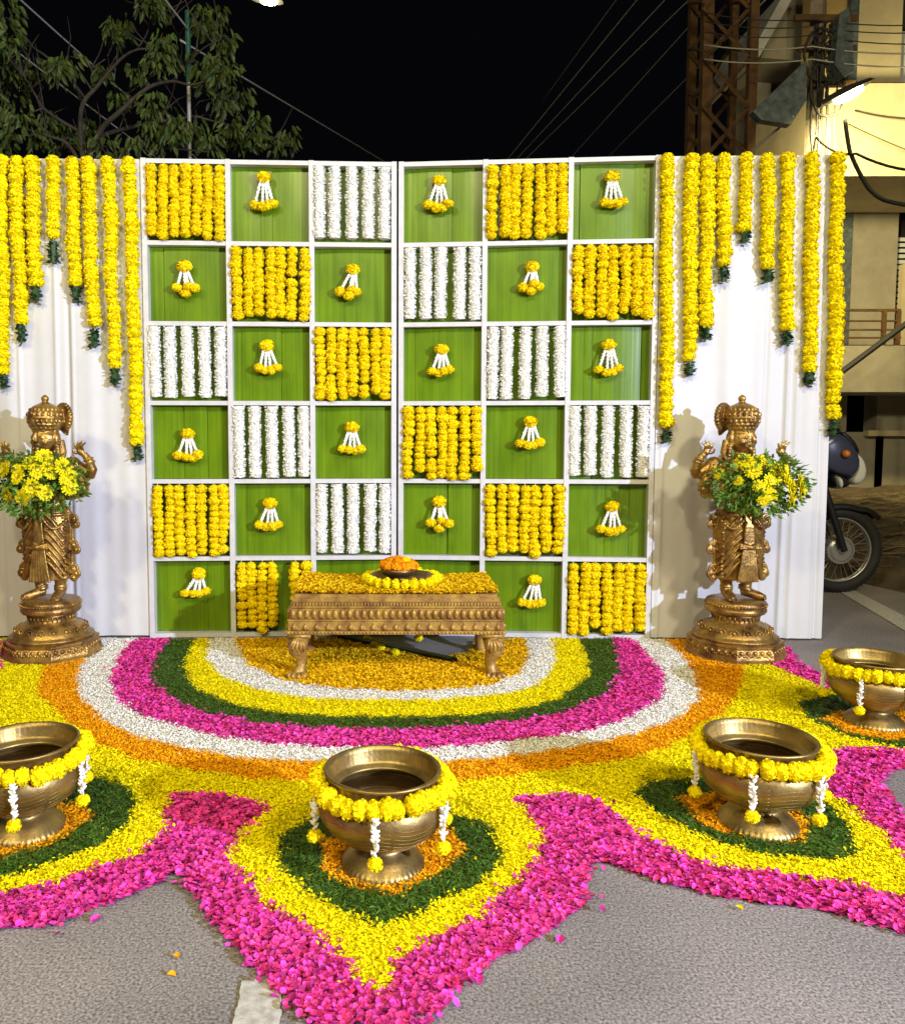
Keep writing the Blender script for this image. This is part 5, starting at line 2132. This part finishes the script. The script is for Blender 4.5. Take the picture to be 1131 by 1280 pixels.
LIMBQ = [limb(*l_) for l_ in limbs]
q = random.Random(4)
for i in range(46):   # bare twigs
    Q = q.choice(LIMBQ)
    s = Q[q.randrange(2, len(Q))]
    d = Vector((q.uniform(-.5, .5), q.uniform(-.5, .5), q.uniform(.15, .7)))
    pts = [s, s + d * .35 + Vector((q.uniform(-.05, .05), 0, q.uniform(-.05, .05))), s + d * .7 + Vector((q.uniform(-.1, .1), 0, q.uniform(-.1, .05)))]
    o = MB().tube(pts, [.007, .005, .002], 5).build('twig', M['bark'], tr)
    o.matrix_parent_inverse = inv
CL = [(x_, y_, r_ * .92) for x_, y_, r_ in [(8, 30, 26), (16, 60, 20), (14, 95, 26), (14, 120, 26), (25, 165, 30), (5, 185, 24), (48, 180, 18), (88, 88, 22), (75, 92, 18), (45, 95, 20), (84, 186, 28), (60, 158, 16), (130, 98, 16), (152, 48, 24), (140, 42, 14), (188, 14, 22), (200, 22, 16),
      (205, 62, 22), (210, 78, 22), (196, 88, 20), (172, 98, 15), (148, 128, 15), (192, 138, 22), (205, 150, 16), (252, 26, 18), (272, 22, 14), (256, 44, 18), (282, 56, 18), (250, 88, 20), (272, 92, 18), (286, 96, 20), (256, 108, 18),
      (278, 135, 20), (302, 128, 20), (288, 165, 20), (300, 180, 20), (322, 160, 18), (318, 182, 18), (362, 178, 18), (345, 186, 14), (242, 172, 24), (262, 186, 18), (205, 182, 22), (188, 172, 22), (222, 168, 20), (130, 190, 20), (100, 178, 20), (165, 188, 18), (110, 160, 12), (-15, 60, 30), (-15, 140, 30)]]
b = MB()
twb = MB()
for (x, y, r_) in CL:
    Yc_ = 7.6 + q.uniform(-.45, .45)
    c = yp(x, y - r_ * .35, Yc_)
    rad = r_ / 1000 * Yc_
    # nearest limb point feeds the cluster
    best = min((p for Q in LIMBQ for p in Q), key=lambda p: (p - c).length)
    twb.tube([best, best.lerp(c, .6) + Vector((0, 0, .04)), c], [.009, .006, .004], 5)
    for k in range(int(14 + r_ * 1.4)):
        a = q.uniform(0, 6.28)
        rr = rad * .75 * math.sqrt(q.random())
        p = c + Vector((rr * math.cos(a), rr * .8 * math.sin(a), q.uniform(-.5, .8) * rad))
        d = Vector((math.cos(a) * .7 + q.uniform(-.4, .4), math.sin(a) * .5 + q.uniform(-.4, .4), -q.uniform(.4, 1.3))).normalized()
        s = d.cross(Vector((q.uniform(-1, 1), q.uniform(-1, 1), .2))).normalized()
        l, w = q.uniform(.055, .105), q.uniform(.014, .026)
        nn = d.cross(s) * w * .5
        m1 = p + d * l * .35
        m2 = p + d * l * .7 + Vector((0, 0, -.01))
        b.add([p, m1 + s * w + nn, m2 + s * w * .8 + nn, p + d * l + Vector((0, 0, -.02)), m2 - s * w * .8 + nn, m1 - s * w + nn, m1, m2],
              [(0, 1, 6), (1, 2, 7, 6), (2, 3, 7), (0, 6, 5), (6, 7, 4, 5), (7, 3, 4)])
o = b.build('crown', M['foliage'], tr, fix=False)
o.matrix_parent_inverse = inv
o = twb.build('twigs', M['bark'], tr)
o['kind'] = 'stuff'
o.matrix_parent_inverse = inv
